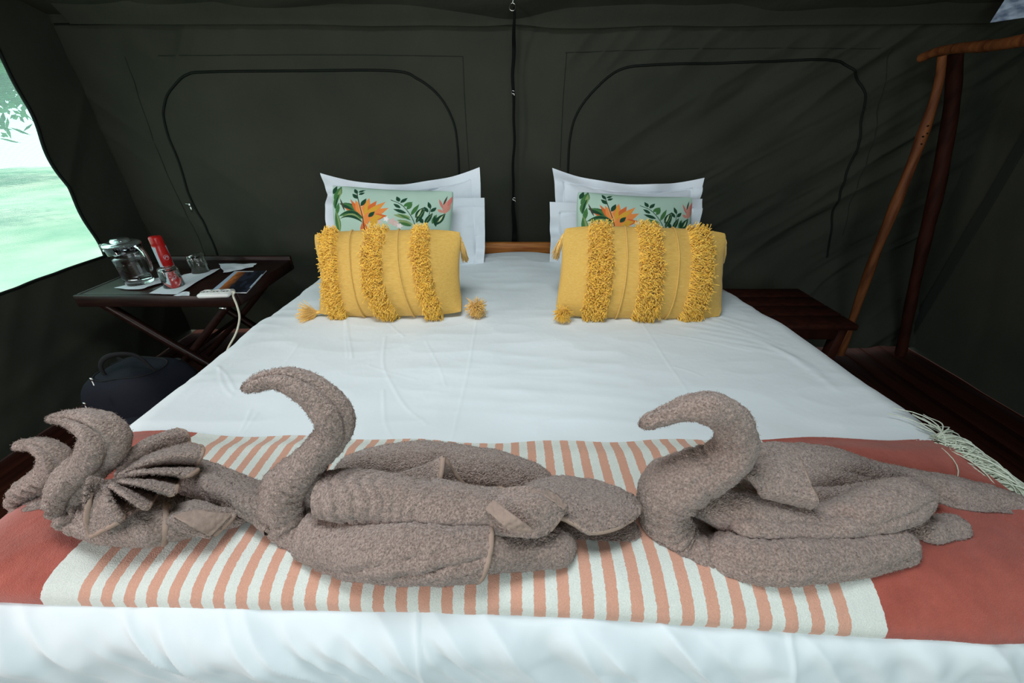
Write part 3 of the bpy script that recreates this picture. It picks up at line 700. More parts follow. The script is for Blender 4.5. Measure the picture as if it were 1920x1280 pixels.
# floral print, drawn in the units of the cushion face
def leaf_mask(X, Y, p0, p1, w, bend=0.0):
    (x0, y0), (x1, y1) = p0, p1; dx, dy = x1 - x0, y1 - y0; L = math.hypot(dx, dy)
    u = ((X - x0) * dx + (Y - y0) * dy) / L / L; n = (-(X - x0) * dy + (Y - y0) * dx) / L - bend * L * 4 * u * (1 - u)
    k = np.clip(u, 0, 1); half = w * np.sin(np.pi * k ** .85) ** 1.0
    return (u > 0) & (u < 1), n / np.maximum(half, 1e-6), u
def floral(X, Y):
    C = np.empty(X.shape + (3,)); C[:] = srgb(172, 198, 182)[:3]
    C *= (1 + .05 * noise2(X / 90, Y / 90, 5))[..., None]
    def paint(m, c): C[m] = srgb(*c)[:3]
    def leaf(p0, p1, w, c=(30, 72, 44), c2=None, bend=0.0, vein=None):
        i, n, u = leaf_mask(X, Y, p0, p1, w, bend); m = i & (np.abs(n) < 1); paint(m, c)
        if c2: paint(m & (n > .05) & (n < .75), c2)
        if vein: paint(m & (np.abs(n) < .10), vein)
    def stem(pts, w, c):
        cc = catmull(np.array(pts, float), 20); d = seg_dist(X, Y, [tuple(q) for q in cc]); paint(d < w, c)
    DG, MG, LG, BR = (28, 66, 44), (66, 112, 62), (128, 150, 96), (70, 62, 50)
    OR, DO, YE, PK = (224, 136, 70), (206, 104, 52), (208, 158, 54), (206, 140, 124)
    # left edge foliage
    leaf((385, 340), (430, 238), 26, MG, DG, .1); leaf((378, 300), (400, 236), 16, DG); leaf((420, 350), (432, 255), 12, LG)
    leaf((395, 420), (430, 300), 18, MG, DG, -.1); leaf((405, 470), (425, 370), 16, MG); leaf((420, 600), (400, 430), 24, MG, LG)
    leaf((560, 470), (430, 380), 30, DG, MG, .12); leaf((470, 440), (432, 335), 7, BR); 
    # bird of paradise flower
    for p, w, c in (((508, 345), 17, DO), ((545, 352), 24, OR), ((638, 332), 30, OR), ((690, 352), 28, DO), ((748, 358), 26, OR), ((772, 408), 30, OR), ((765, 470), 30, DO), ((470, 415), 14, DO), ((700, 385), 20, YE)):
        leaf((605, 500), p, w, c)
    for p, w, c in (((628, 350), 12, YE), ((735, 372), 9, YE), ((735, 478), 26, YE), ((700, 445), 18, OR), ((560, 365), 10, (232, 158, 96))): leaf((615, 498), p, w, c)
    leaf((610, 560), (640, 440), 26, OR); leaf((660, 560), (700, 470), 24, YE); leaf((620, 640), (600, 520), 30, DO)
    # broad green leaf sweeping left
    leaf((605, 500), (420, 480), 26, MG, DG, .18); leaf((600, 530), (430, 500), 20, DG, LG, .25); stem([(612, 640), (608, 560), (598, 480), (575, 390), (556, 320), (548, 285)], 3.2, BR)
    for a, b, w in (((552, 300), (524, 256), 12), ((556, 285), (600, 262), 9), ((560, 340), (518, 300), 14), ((562, 305), (602, 286), 10), ((585, 400), (620, 335), 15), ((640, 485), (682, 440), 15)): leaf(a, b, w, DG)
    # leafy sprig
    stem([(960, 620), (945, 520), (905, 440), (850, 375), (782, 340)], 2.6, DG); stem([(1020, 600), (1030, 500), (1040, 420), (1042, 385)], 2.4, DG)
    for a, b, w, c in (((838, 352), (814, 306), 14, DG), ((845, 362), (888, 316), 13, DG), ((868, 390), (925, 350), 15, MG), ((850, 405), (800, 370), 12, DG), ((892, 415), (924, 362), 14, MG), ((890, 445), (802, 414), 13, DG),
                       ((920, 460), (968, 366), 14, MG), ((918, 478), (806, 462), 16, LG), ((925, 500), (830, 448), 8, MG), ((950, 480), (1000, 390), 20, DG), ((955, 520), (1010, 400), 17, DG), ((935, 535), (830, 500), 16, LG), ((930, 545), (840, 520), 12, MG),
                       ((1042, 400), (1022, 342), 12, DG), ((1030, 430), (1000, 385), 12, DG), ((1045, 425), (1080, 384), 13, DG), ((1000, 520), (975, 470), 14, DG), ((1010, 530), (1060, 430), 16, DG), ((1060, 520), (1085, 440), 14, MG),
                       ((1075, 530), (1140, 425), 22, DG), ((1085, 540), (1070, 450), 12, DG)): leaf(a, b, w, c, vein=LG if w > 15 else None)
    leaf((962, 470), (985, 405), 6, (190, 205, 165)); leaf((1100, 500), (1125, 445), 6, (190, 205, 165))
    # pink bloom on the right edge and pale flowers at the bottom
    leaf((1130, 430), (1160, 300), 24, PK); leaf((1125, 420), (1085, 400), 12, PK); leaf((1120, 390), (1090, 310), 9, (196, 120, 110)); leaf((1150, 360), (1175, 275), 12, (210, 120, 110)); leaf((1120, 360), (1145, 275), 6, BR)
    for cx, cy, r, c in ((760, 497, 20, (236, 226, 226)), (800, 515, 30, (206, 178, 170)), (830, 535, 22, (214, 190, 182)), (850, 548, 20, (232, 220, 218)), (715, 520, 16, (216, 180, 170))):
        r_ = np.hypot(X - cx, Y - cy); th = np.arctan2(Y - cy, X - cx); paint(r_ < r * (.8 + .25 * np.cos(5 * th)), c)
    # lower part, hidden behind the front cushion
    for k in range(9): leaf((430 + 90 * k, 860), (400 + 90 * k + 40 * (k % 3), 690 + 20 * (k % 2)), 26, DG if k % 2 else MG, LG)
    return C.reshape(-1, 3)
G2 = 'mint floral cushions'
def floral_cushion(corners, label, dx=0, dy=0, **kw):
    f = cushion_fn(*corners, **kw); nu, nv = 400, 330
    u, v = np.meshgrid(np.linspace(0, 1, nu), np.linspace(0, 1, nv), indexing='ij')
    A = f(u, v, 1); mb = MB(); mb.grid(A, flip=True); C1 = floral(370 + u * 805 + dx, 235 + v * 690 + dy)
    u2, v2 = np.meshgrid(np.linspace(0, 1, 60), np.linspace(0, 1, 50), indexing='ij'); B = f(u2, v2, -1); mb.grid(B)
    C2 = np.tile(np.array(srgb(172, 198, 182)[:3]), (3000, 1))
    # piped seam closing the rim
    k = np.linspace(0, 1, 90); o1 = 0 * k
    ru = np.concatenate([k, o1 + 1, 1 - k, o1]); rv = np.concatenate([o1, k, o1 + 1, 1 - k])
    C = (f(ru, rv, 1) + f(ru, rv, -1)) / 2; tube(mb, C, .0024, 6); C3 = np.tile(np.array(srgb(150, 182, 160)[:3]), (360 * 6 + 14, 1))
    return tag(mb.build('floral_cushion', M['floral'], colors=np.concatenate([C1, C2, C3])), label, 'cushion', G2)
floral_cushion((PY(622, 346, 1.80), PY(852, 357, 1.80), PY(843, 520, 1.62), PY(640, 520, 1.62)), 'mint cushion printed with orange flowers, in the left pile behind the mustard one', T=.14, sag=(.012, 0, -.004, .008), pinch=.03, power=.5, seed=22, wr=.003)
floral_cushion((PY(1082, 357, 1.80), PY(1300, 368, 1.80), PY(1292, 530, 1.62), PY(1088, 530, 1.62)), 'mint cushion printed with orange flowers, in the right pile behind the mustard one', dx=-4, dy=6, T=.14, sag=(.014, 0, -.004, .010), pinch=.03, power=.5, seed=27, wr=.003)

G3 = 'mustard fringed cushions'
def mustard_cushion(corners, bands, cords, label, seed, tassels, **kw):
    f = cushion_fn(*corners, power=.52, belly=.35, pinch=.045, seed=seed, wr=.004, **kw)
    c = np.mean([np.asarray(q) for q in corners[2:]], 0)
    t = thing('mustard_cushion', label, 'cushion', (c[0], c[1], c[2]), G3)
    mb, _, _ = cushion_mesh(f, 220, 140); mb.build('cover', M['mustard'], t)
    def nrm(u, v):
        e = 1e-3; a = f(np.clip(u + e, 0, 1), v, 1) - f(np.clip(u - e, 0, 1), v, 1); b = f(u, np.clip(v + e, 0, 1), 1) - f(u, np.clip(v - e, 0, 1), 1)
        n = np.cross(a, b); n /= np.linalg.norm(n, axis=-1, keepdims=True) + 1e-9
        return np.where((n @ f.n)[..., None] < 0, -n, n)
    for (ut, um, ub, w) in bands:
        N = 2300; v = RS.uniform(-.0, 1.0, N); uc = (1 - v) ** 2 * ut + 2 * v * (1 - v) * um + v ** 2 * ub; u = uc + RS.uniform(-1, 1, N) * w / 2
        # rows of loops give the pile its clumps
        P0 = f(u, v, 1); n = nrm(u, np.clip(v, .03, .97)); side = np.cross(n, [0, 0, 1.0]); side /= np.linalg.norm(side, axis=1, keepdims=True)
        top = np.exp(-v / .05)[:, None] * 1.0; bot = np.exp(-(1 - v) / .05)[:, None]
        L = RS.uniform(.014, .027, (N, 1))
        cl = np.stack([noise3(P0, 70, 3), noise3(P0, 70, 4), noise3(P0, 70, 9)], -1) * .9
        d = n * .95 + side * (((u - uc) / w * 1.5)[:, None] + RS.normal(0, .45, (N, 1))) + np.array([0, 0, 1.0]) * (RS.normal(-.15, .5, (N, 1)) + top * .8 - bot * .3) + cl * .5
        d /= np.linalg.norm(d, axis=1, keepdims=True)
        d2 = d + np.array([0, 0, -.55]) + RS.normal(0, .35, (N, 3)); d2 /= np.linalg.norm(d2, axis=1, keepdims=True)
        C = np.stack([P0 - n * .002, P0 + d * L * .4, P0 + d * L * .7 + d2 * L * .15, P0 + d * L * .8 + d2 * L * .42], 1)
        sb = MB(); strands(sb, C, .00165, .8); tag(sb.build('shag_band', M['yarn'], t), kind='stuff')
    for (ut, um, ub) in cords:
        v = np.linspace(.0, 1, 90); u = (1 - v) ** 2 * ut + 2 * v * (1 - v) * um + v ** 2 * ub
        cb = MB(); tube(cb, f(u, v, 1) + nrm(u, np.clip(v, .02, .98)) * .0022, .0034, 8); cb.build('cord_ridge', M['mustard'], t)
    for (p, d, L, spread, N, key) in tassels:
        p = np.asarray(p, float); d = np.asarray(d, float); d /= np.linalg.norm(d)
        r = RS.normal(size=(N, 3)); r /= np.linalg.norm(r, axis=1, keepdims=True)
        e = d + r * spread * RS.uniform(.2, 1, (N, 1)); e /= np.linalg.norm(e, axis=1, keepdims=True)
        Ls = L * RS.uniform(.8, 1.08, (N, 1)); g = np.array([0, 0, -.25 * L]) * (1 if spread < .7 else .3)
        C = np.stack([p + r * .003, p + d * Ls * .25 + r * .006 + (e - d) * Ls * .1, p + e * Ls * .62 + r * .003 + g * .4, p + e * Ls + g + RS.normal(0, .003, (N, 3))], 1)
        sb = MB(); strands(sb, C, .0012, .9)
        tube(sb, [p - d * .012, p, p + d * .012], [.003, .0075, .006], 10, 8)
        sb.build('tassel', M[key], t)
    return t
zb = ZB
TLx, TRx, BRx, BLx = PY(584, 436, 1.40), PY(869, 431, 1.40), PY(872, 588, 1.283), PY(596, 592, 1.275)
mustard_cushion((TLx, TRx, BRx, BLx), [(.12, .11, .15, .125), (.45, .38, .50, .15), (.735, .755, .81, .125)], [(.265, .265, .32), (.585, .60, .665)],
    'mustard yellow cushion with three shaggy stripes, on the left half of the bed', 31,
    [(PZ(598, 585, .676), (-1, -.45, .02), .070, .8, 130, 'yarn_light'), (PZ(892, 575, .692), (.45, -1, .1), .042, 2.6, 300, 'yarn_light'), (PY(862, 447, 1.40), (.25, 0, -1), .066, .22, 110, 'yarn_light')],
    T=.17, sag=(-.004, -.006, .022, .018))
TLx, TRx, BRx, BLx = PY(1053, 424, 1.40), PY(1365, 434, 1.40), PY(1354, 597, 1.265), PY(1037, 592, 1.265)
mustard_cushion((TLx, TRx, BRx, BLx), [(.215, .22, .22, .15), (.50, .51, .515, .15), (.815, .83, .80, .15)], [(.365, .37, .355), (.665, .68, .655)],
    'mustard yellow cushion with three shaggy stripes, on the right half of the bed', 36,
    [(PY(1056, 586, 1.235), (-.3, -1, .05), .036, 2.2, 260, 'yarn'), (PY(1056, 443, 1.41), (-.42, 0, -1), .066, .28, 90, 'yarn_light'), (PY(1359, 455, 1.43), (.10, 0, -1), .062, .25, 110, 'yarn_light')],
    T=.17, sag=(-.006, -.006, .012, .012))
# ------------------------------------------------------------------ towel swans
STEP = .0024
def cloth_noise(P, seed, amp=1.0):
    return amp * (.0014 * noise3(P, 230, seed) + .0007 * noise3(P, 430, seed + 1) + .0018 * noise3(P, 40, seed + 2))
def fibres(mb, P, N, dens=1.0, ln=.0021):
    """short terry loops standing on the surface"""
    p = P.reshape(-1, 3); n = N.reshape(-1, 3)
    k = RS.randint(0, len(p), int(len(p) * dens))
    a = p[k] + RS.normal(0, .0009, (len(k), 3)); d = n[k] + RS.normal(0, .55, (len(k), 3)); d /= np.linalg.norm(d, axis=1, keepdims=True)
    s = np.cross(d, RS.normal(size=d.shape)); s /= np.linalg.norm(s, axis=1, keepdims=True) + 1e-9
    w = .00055
    v = np.stack([a - s * w, a + s * w, a + d * ln * RS.uniform(.5, 1.1, (len(k), 1))], 1)
    mb.add(v.reshape(-1, 3), tris=np.arange(len(k) * 3).reshape(-1, 3))
def roll_grid(ctrl, arc=None, grooves=(), rings=0.0, seed=0, spiral=0.0, ends=(True, True), lump=.0, grow=0.0, ring_rng=(0, 1)):
    rows = []
    for c in ctrl:
        px, py, y, r = c[:4]; side = c[4] if len(c) > 4 else 1.0
        p = PY(px, py, y); d = p - CAM; depth = d[1] * math.cos(PITCH) - d[2] * math.sin(PITCH)
        rows.append([*p, r / FPX * depth + grow, side])
    rows = np.array(rows)
    L = np.linalg.norm(np.diff(rows[:, :3], axis=0), axis=1).sum(); rm = rows[:, 3].max()
    n = max(24, int(L / STEP)); D = catmull(rows, n * 3)
    s = np.concatenate([[0], np.cumsum(np.linalg.norm(np.diff(D[:, :3], axis=0), axis=1))])
    # finer stations towards rounded ends
    q = np.linspace(0, 1, n); k = 10
    ss = q * s[-1]
    e = (1 - np.cos(np.linspace(0, np.pi / 2, k))) 
    if ends[0]: ss = np.concatenate([e[:-1] * ss[3] * 1.0, ss[3:]])
    if ends[1]: ss = np.concatenate([ss[:-3], ss[-1] - (e[:-1] * (ss[-1] - ss[-4]))[::-1]])
    D = np.stack([np.interp(ss, s, D[:, i]) for i in range(5)], -1)
    C, r, sd = D[:, :3], D[:, 3].copy(), D[:, 4]
    tot = ss[-1]
    if ends[0]: x = np.clip(ss / (rows[0, 3] * 1.2 + .004), 0, 1); r *= np.sqrt(np.clip(1 - (1 - x) ** 2, 0.0, 1))
    if ends[1]: x = np.clip((tot - ss) / (rows[-1, 3] * 1.2 + .004), 0, 1); r *= np.sqrt(np.clip(1 - (1 - x) ** 2, 0.0, 1))
    T = frames(C)
    # parallel frame so tight bends do not twist
    S = np.zeros_like(T); up = np.array([0, 0, 1.0]); s0 = np.cross(T[0], np.array([0, 1.0, 0]) if abs(T[0, 1]) < .8 else up)
    s0 = np.array([0, 1.0, 0]) - T[0] * T[0, 1]; S[0] = s0 / np.linalg.norm(s0)
    for i in range(1, len(T)):
        v = S[i - 1] * .9 + np.array([0, 1.0, 0]) * .1; v = v - T[i] * (v @ T[i]); S[i] = v / np.linalg.norm(v)
    U = np.cross(T, S)
    per = int(2 * np.pi * rm * max(1, sd.max()) / STEP)
    if arc is None: th = np.linspace(0, 2 * np.pi, max(per, 28), endpoint=False)
    else: th = np.linspace(arc[0], arc[1], max(24, int(per * (arc[1] - arc[0]) / 2 / np.pi)))
    TH = np.repeat(th[None], len(C), 0); RR = np.repeat(r[:, None], len(th), 1)
    q = (ss / tot)[:, None]
    for (t0, t1, depth, w) in grooves:
        dth = np.angle(np.exp(1j * (TH - (t0 + (t1 - t0) * q))))
        RR = RR * (1 - depth * np.exp(-np.abs(dth / w) ** 1.2))
    if lump: RR = RR + r[:, None] * lump * (noise2(q * tot * 16 + 0 * TH, np.cos(TH) * 1.2 + seed, seed) * .6 + noise2(q * tot * 34 + 0 * TH, np.sin(TH) * 1.7 + seed, seed + 5) * .4)
    if rings:
        w8 = sm(ring_rng[0], ring_rng[0] + .08, q) * sm(ring_rng[1], ring_rng[1] - .08, q)
        a = q * tot * 46 + 1.1 * noise2(np.cos(TH) * 1.3 + seed, q * tot * 12 + 0 * TH, seed + 7) + .35 * np.sin(TH + seed)
        RR = RR - rings * w8 * np.abs(np.sin(a * np.pi)) ** 6 * (.5 + .5 * noise2(TH * .8, q * tot * 20 + 0 * TH, seed + 9)) * (r / rm)[:, None]
    a = TH + spiral * q
    P = C[:, None] + RR[..., None] * (sd[:, None, None] * np.cos(a)[..., None] * S[:, None] + np.sin(a)[..., None] * U[:, None])
    N = np.cos(a)[..., None] * S[:, None] + np.sin(a)[..., None] * U[:, None]
    P = P + N * (cloth_noise(P, seed) * np.minimum(1, (r / .008))[:, None])[..., None]
    return P, N
def roll(name, parent, ctrl, dens=.55, floor_z=None, m='towel', **kw):
    P, N = roll_grid(ctrl, **kw)
    if floor_z is not None: P = rest(P)
    mb = MB(); mb.grid(P, close=True); fibres(mb, P, N, dens)
    return mb.build(name, M[m], parent)
def ground_z(P):
    x, y = P[..., 0], P[..., 1]
    A, Nn = runner_pt(x, np.clip(y, .33, 1.9))
    return A[..., 2]
def rest(P):
    """flatten whatever would sink below the runner"""
    g = ground_z(P) + .0008; P = P.copy(); d = P[..., 2] - g
    P[..., 2] = g + np.where(d < .008, .008 * np.exp(np.minimum(d - .008, 0) / .008), d); return P
def wrap(name, parent, ctrl, arc, hem_start=False, hem_end=True, th=.006, dens=.5, skew=0.0, resting=True, **kw):
    """an open sheet of towelling curled round part of a roll, with its hem"""
    P, N = roll_grid(ctrl, arc=arc, ends=(False, False), **kw)
    if skew: P = P + np.array([1.0, 0, 0]) * (skew * N[..., 2] * sm(.45, 1, np.linspace(0, 1, len(P)))[:, None])[..., None]
    if resting: P = rest(P)
    mb = MB(); sheet(mb, P, th, flip=True); Nn = grid_normals(P); Nn *= np.sign((Nn * N).sum(-1, keepdims=True) + 1e-9)
    fibres(mb, P + Nn * th / 2, Nn, dens)
    o = mb.build(name, M['towel'], parent)
    for flag, i in ((hem_start, 0), (hem_end, -1)):
        if not flag: continue
        hb = MB(); tube(hb, P[i][::3], .0048, 8); hb.build('hem', M['hem'], o)
    return o
def patch(name, parent, rows, th=.006, nu=None, nv=None, m='towel', hems=(), resting=False, dens=.5, wr=.0012):
    """curved cloth patch through a small net of world points"""
    R = np.array(rows, float); a, b = R.shape[:2]
    L1 = np.linalg.norm(np.diff(R, axis=0), axis=-1).sum(0).max(); L2 = np.linalg.norm(np.diff(R, axis=1), axis=-1).sum(1).max()
    nu = nu or max(14, int(L1 / STEP)); nv = nv or max(14, int(L2 / STEP))
    T1 = np.stack([catmull(R[:, j], nu) for j in range(b)], 1); G = np.stack([catmull(T1[i], nv) for i in range(nu)], 0)
    Nn = grid_normals(G); G = G + Nn * (cloth_noise(G, 91) + wr * noise3(G, 25, 92))[..., None]
    if resting: G = rest(G)
    mb = MB(); sheet(mb, G, th)
    if dens: fibres(mb, G + Nn * th / 2, Nn, dens); fibres(mb, G - Nn * th / 2, -Nn, dens * .6)
    o = mb.build(name, M[m], parent)
    for e in hems:
        C = {'u0': G[0], 'u1': G[-1], 'v0': G[:, 0], 'v1': G[:, -1]}[e][::3]
        hb = MB(); tube(hb, C, .0046, 8); hb.build('hem', M['hem'], o)
    return o
def Z5(x, y): return 420 + x / 2.4, 660 + y / 2.4
def Z6(x, y): return 1140 + x / 2.4615, 700 + y / 2.4615
def Z4(x, y): return x / 3.2, 660 + y / 3.2
def C_(Z, rows):   # traced rows (x, y, world_y, r, [side]) in zoom units
    k = {Z5: 2.4, Z6: 2.4615, Z4: 3.2}[Z]
    return [(*Z(r[0], r[1]), r[2], r[3] / k, *(r[4:] or ())) for r in rows]
def W_(Z, x, y, wy): return PY(*Z(x, y), wy)
def WZ_(Z, x, y, z): return PZ(*Z(x, y), z)

# --- the large swan in the middle
sw = thing('towel_swan', 'taupe bath towel folded into the tallest swan, middle of the striped runner', 'towel swan', (-.10, .44, .672), 'towel swans on the bed')
roll('neck', sw, C_(Z5, [(84, 165, .475, 22), (150, 142, .475, 36), (230, 122, .475, 48), (330, 140, .475, 66), (420, 195, .47, 80), (485, 270, .465, 86), (495, 350, .46, 84), (440, 430, .455, 82), (370, 510, .45, 92),
    (300, 600, .45, 118), (305, 690, .445, 130), (345, 765, .435, 124), (440, 825, .415, 116), (560, 870, .395, 100)]), grooves=[(2.0, 2.0, .34, .20), (-1.2, -1.2, .2, .3)], rings=.0065, ring_rng=(.42, .92), lump=.10, seed=101, floor_z=1)
roll('body', sw, C_(Z5, [(430, 835, .405, 90, 1.0), (620, 880, .375, 112), (850, 895, .36, 110), (1080, 890, .365, 104), (1300, 875, .375, 92, 1.1), (1480, 865, .385, 84, 1.2), (1580, 865, .39, 72, 1.2)]), lump=.06, seed=103, floor_z=1, grooves=[(.2, .4, .16, .25)])
wrap('outer_fold', sw, C_(Z5, [(400, 825, .405, 100), (560, 875, .38, 114), (760, 893, .362, 118), (980, 895, .36, 118), (1160, 890, .365, 112)]), (.9, 5.2), lump=.07, seed=104, grooves=[(4.4, 2.3, .13, .16), (3.6, 1.7, .10, .14)], grow=.002, skew=.012)
roll('back_roll', sw, C_(Z5, [(480, 570, .51, 60), (640, 545, .525, 112), (830, 530, .53, 124), (1040, 540, .53, 128), (1230, 565, .53, 118), (1390, 600, .525, 96), (1480, 630, .52, 60)]), grooves=[(2.2, 2.9, .10, .15)], lump=.10, seed=105, floor_z=1)
roll('inner_fold', sw, C_(Z5, [(700, 650, .46, 60), (960, 660, .47, 80), (1200, 690, .465, 74), (1380, 700, .455, 70), (1490, 705, .45, 48)]), lump=.06, seed=106)
wrap('wing', sw, C_(Z5, [(460, 640, .43, 88), (580, 645, .425, 104), (720, 660, .42, 100), (880, 690, .415, 96), (1040, 718, .41, 96), (1160, 730, .41, 98)]), (-.6, 4.7), rings=.006, ring_rng=(.0, .7), lump=.12, grooves=[(3.6, 2.6, .10, .16)], seed=107, resting=False, skew=.034, grow=.003)
roll('wing_root', sw, C_(Z5, [(440, 640, .43, 60), (520, 645, .43, 98), (640, 655, .425, 92), (800, 680, .42, 78)]), lump=.05, seed=108)
patch('wing_tip', sw, [[WZ_(Z5, 1140, 640, .745), WZ_(Z5, 1300, 618, .772), WZ_(Z5, 1420, 618, .778), WZ_(Z5, 1500, 650, .768)],
    [WZ_(Z5, 1120, 720, .742), WZ_(Z5, 1290, 705, .774), WZ_(Z5, 1420, 690, .778), WZ_(Z5, 1535, 700, .760)],
    [WZ_(Z5, 1105, 800, .715), WZ_(Z5, 1270, 815, .745), WZ_(Z5, 1390, 822, .744), WZ_(Z5, 1450, 815, .742)]], hems=('v1',), th=.010)
patch('border_band', sw, [[WZ_(Z5, 1215, 668, .781), WZ_(Z5, 1310, 740, .788), WZ_(Z5, 1405, 812, .763)], [WZ_(Z5, 1180, 705, .778), WZ_(Z5, 1240, 760, .779), WZ_(Z5, 1300, 808, .765)]], th=.003, m='towel_band', dens=0, nu=20, nv=40)
patch('border_band', sw, [[WZ_(Z5, 1385, 625, .786), WZ_(Z5, 1470, 660, .782), WZ_(Z5, 1532, 705, .768)], [WZ_(Z5, 1405, 612, .784), WZ_(Z5, 1490, 640, .778), WZ_(Z5, 1540, 690, .766)]], th=.003, m='towel_band', dens=0, nu=12, nv=30)
patch('centre_fold', sw, [[W_(Z5, 700, 560, .475), W_(Z5, 850, 530, .475), W_(Z5, 985, 472, .475)], [W_(Z5, 740, 580, .465), W_(Z5, 860, 570, .46), W_(Z5, 975, 555, .455)], [W_(Z5, 800, 600, .45), W_(Z5, 890, 610, .44), W_(Z5, 958, 632, .43)]], hems=('v1',))
patch('centre_fold', sw, [[W_(Z5, 988, 474, .476), W_(Z5, 1030, 540, .478), W_(Z5, 1085, 608, .475)], [W_(Z5, 975, 560, .458), W_(Z5, 1010, 600, .46), W_(Z5, 1060, 630, .46)]], hems=('u0',), nu=22)
patch('tail', sw, [[WZ_(Z5, 1360, 600, .715), WZ_(Z5, 1500, 566, .708), WZ_(Z5, 1650, 580, .705), WZ_(Z5, 1790, 625, .704), WZ_(Z5, 1850, 660, .703)],
    [WZ_(Z5, 1400, 680, .745), WZ_(Z5, 1530, 655, .740), WZ_(Z5, 1660, 680, .735), WZ_(Z5, 1800, 700, .728), WZ_(Z5, 1868, 700, .722)],
    [WZ_(Z5, 1470, 720, .740), WZ_(Z5, 1560, 760, .738), WZ_(Z5, 1645, 808, .725), WZ_(Z5, 1760, 790, .722), WZ_(Z5, 1845, 745, .718)]], hems=('u1', 'v1'), th=.010)
roll('tail_underfold', sw, C_(Z5, [(1350, 800, .44, 60, 1.2), (1500, 820, .43, 50, 1.2), (1650, 835, .42, 36, 1.4), (1800, 820, .42, 34, 1.5), (1850, 805, .43, 28, 1.5)]), seed=112, floor_z=1, lump=.04)

# --- the swan on the right
sw = thing('towel_swan', 'taupe bath towel folded into a swan with long smooth tail, right end of the runner', 'towel swan', (.56, .44, .672), 'towel swans on the bed')
roll('neck', sw, C_(Z6, [(145, 238, .455, 20), (190, 222, .455, 36), (270, 195, .455, 46), (360, 166, .455, 62), (450, 155, .455, 80), (540, 190, .455, 84), (588, 270, .452, 90), (575, 350, .448, 98), (500, 420, .445, 108), (390, 470, .445, 122),
    (290, 530, .445, 134), (255, 610, .44, 118), (275, 700, .43, 118), (340, 780, .415, 118), (450, 830, .395, 112), (570, 850, .38, 100)]), grooves=[(1.2, 1.2, .25, .25), (3.9, 3.6, .12, .3)], rings=.005, ring_rng=(.40, .98), lump=.08, seed=121, floor_z=1)
roll('body', sw, C_(Z6, [(420, 820, .40, 92), (600, 850, .375, 112), (800, 862, .365, 108), (1000, 850, .37, 102), (1180, 820, .38, 98), (1340, 780, .395, 92), (1410, 755, .40, 76)]), lump=.09, grooves=[(4.3, 2.6, .10, .16), (2.4, 2.9, .08, .2)], rings=.004, ring_rng=(0, .4), seed=123, floor_z=1)
roll('back_roll', sw, C_(Z6, [(560, 440, .51, 76), (720, 430, .52, 108), (880, 440, .525, 118), (1060, 465, .53, 112), (1240, 505, .53, 96), (1400, 540, .52, 96), (1560, 570, .50, 100, 1.0), (1720, 600, .49, 96, .9), (1860, 620, .48, 74, .9), (1980, 645, .47, 44)]), lump=.09, grooves=[(2.0, 2.8, .10, .15)], seed=125, floor_z=1)
roll('wing', sw, C_(Z6, [(400, 640, .435, 60), (500, 615, .44, 98), (640, 640, .43, 104), (820, 678, .42, 92), (1000, 690, .415, 86), (1160, 650, .42, 100), (1310, 600, .435, 106), (1420, 560, .45, 84), (1465, 540, .455, 50)]), lump=.12, seed=127, grooves=[(3.4, 2.4, .12, .16)])
roll('wing_fold', sw, C_(Z6, [(560, 700, .405, 22), (620, 705, .40, 44), (760, 720, .395, 48), (940, 725, .395, 46), (1120, 700, .40, 52), (1300, 660, .415, 50), (1390, 610, .43, 30)]), lump=.05, seed=128)
patch('centre_fold', sw, [[WZ_(Z6, 630, 440, .79), WZ_(Z6, 760, 392, .80), WZ_(Z6, 875, 385, .80)], [WZ_(Z6, 650, 480, .79), WZ_(Z6, 790, 470, .79), WZ_(Z6, 915, 490, .785)], [WZ_(Z6, 700, 540, .77), WZ_(Z6, 830, 560, .765), WZ_(Z6, 965, 590, .762)]], hems=('v1',), th=.009)
patch('centre_fold', sw, [[WZ_(Z6, 690, 520, .778), WZ_(Z6, 830, 545, .772), WZ_(Z6, 960, 580, .766)], [WZ_(Z6, 700, 545, .765), WZ_(Z6, 820, 575, .757), WZ_(Z6, 950, 604, .750)], [WZ_(Z6, 720, 560, .745), WZ_(Z6, 830, 590, .74), WZ_(Z6, 930, 612, .735)]], th=.009)
roll('inner_fold', sw, C_(Z6, [(900, 560, .47, 40), (1050, 580, .47, 62), (1250, 560, .475, 62), (1400, 550, .475, 60), (1500, 580, .475, 40)]), seed=131, lump=.06)
roll('tail_underfold', sw, C_(Z6, [(1380, 720, .42, 56, 1.2), (1480, 725, .42, 62, 1.1), (1590, 705, .43, 54, 1.1), (1640, 695, .435, 36, 1.1)]), seed=132, floor_z=1, lump=.08)
patch('border_band', sw, [[W_(Z6, 1190, 560, .440), W_(Z6, 1290, 500, .4565), W_(Z6, 1340, 478, .468)], [W_(Z6, 1330, 600, .418), W_(Z6, 1420, 550, .434), W_(Z6, 1462, 530, .446)]], th=.003, m='towel_band', dens=0, nu=40, nv=30) if False else None

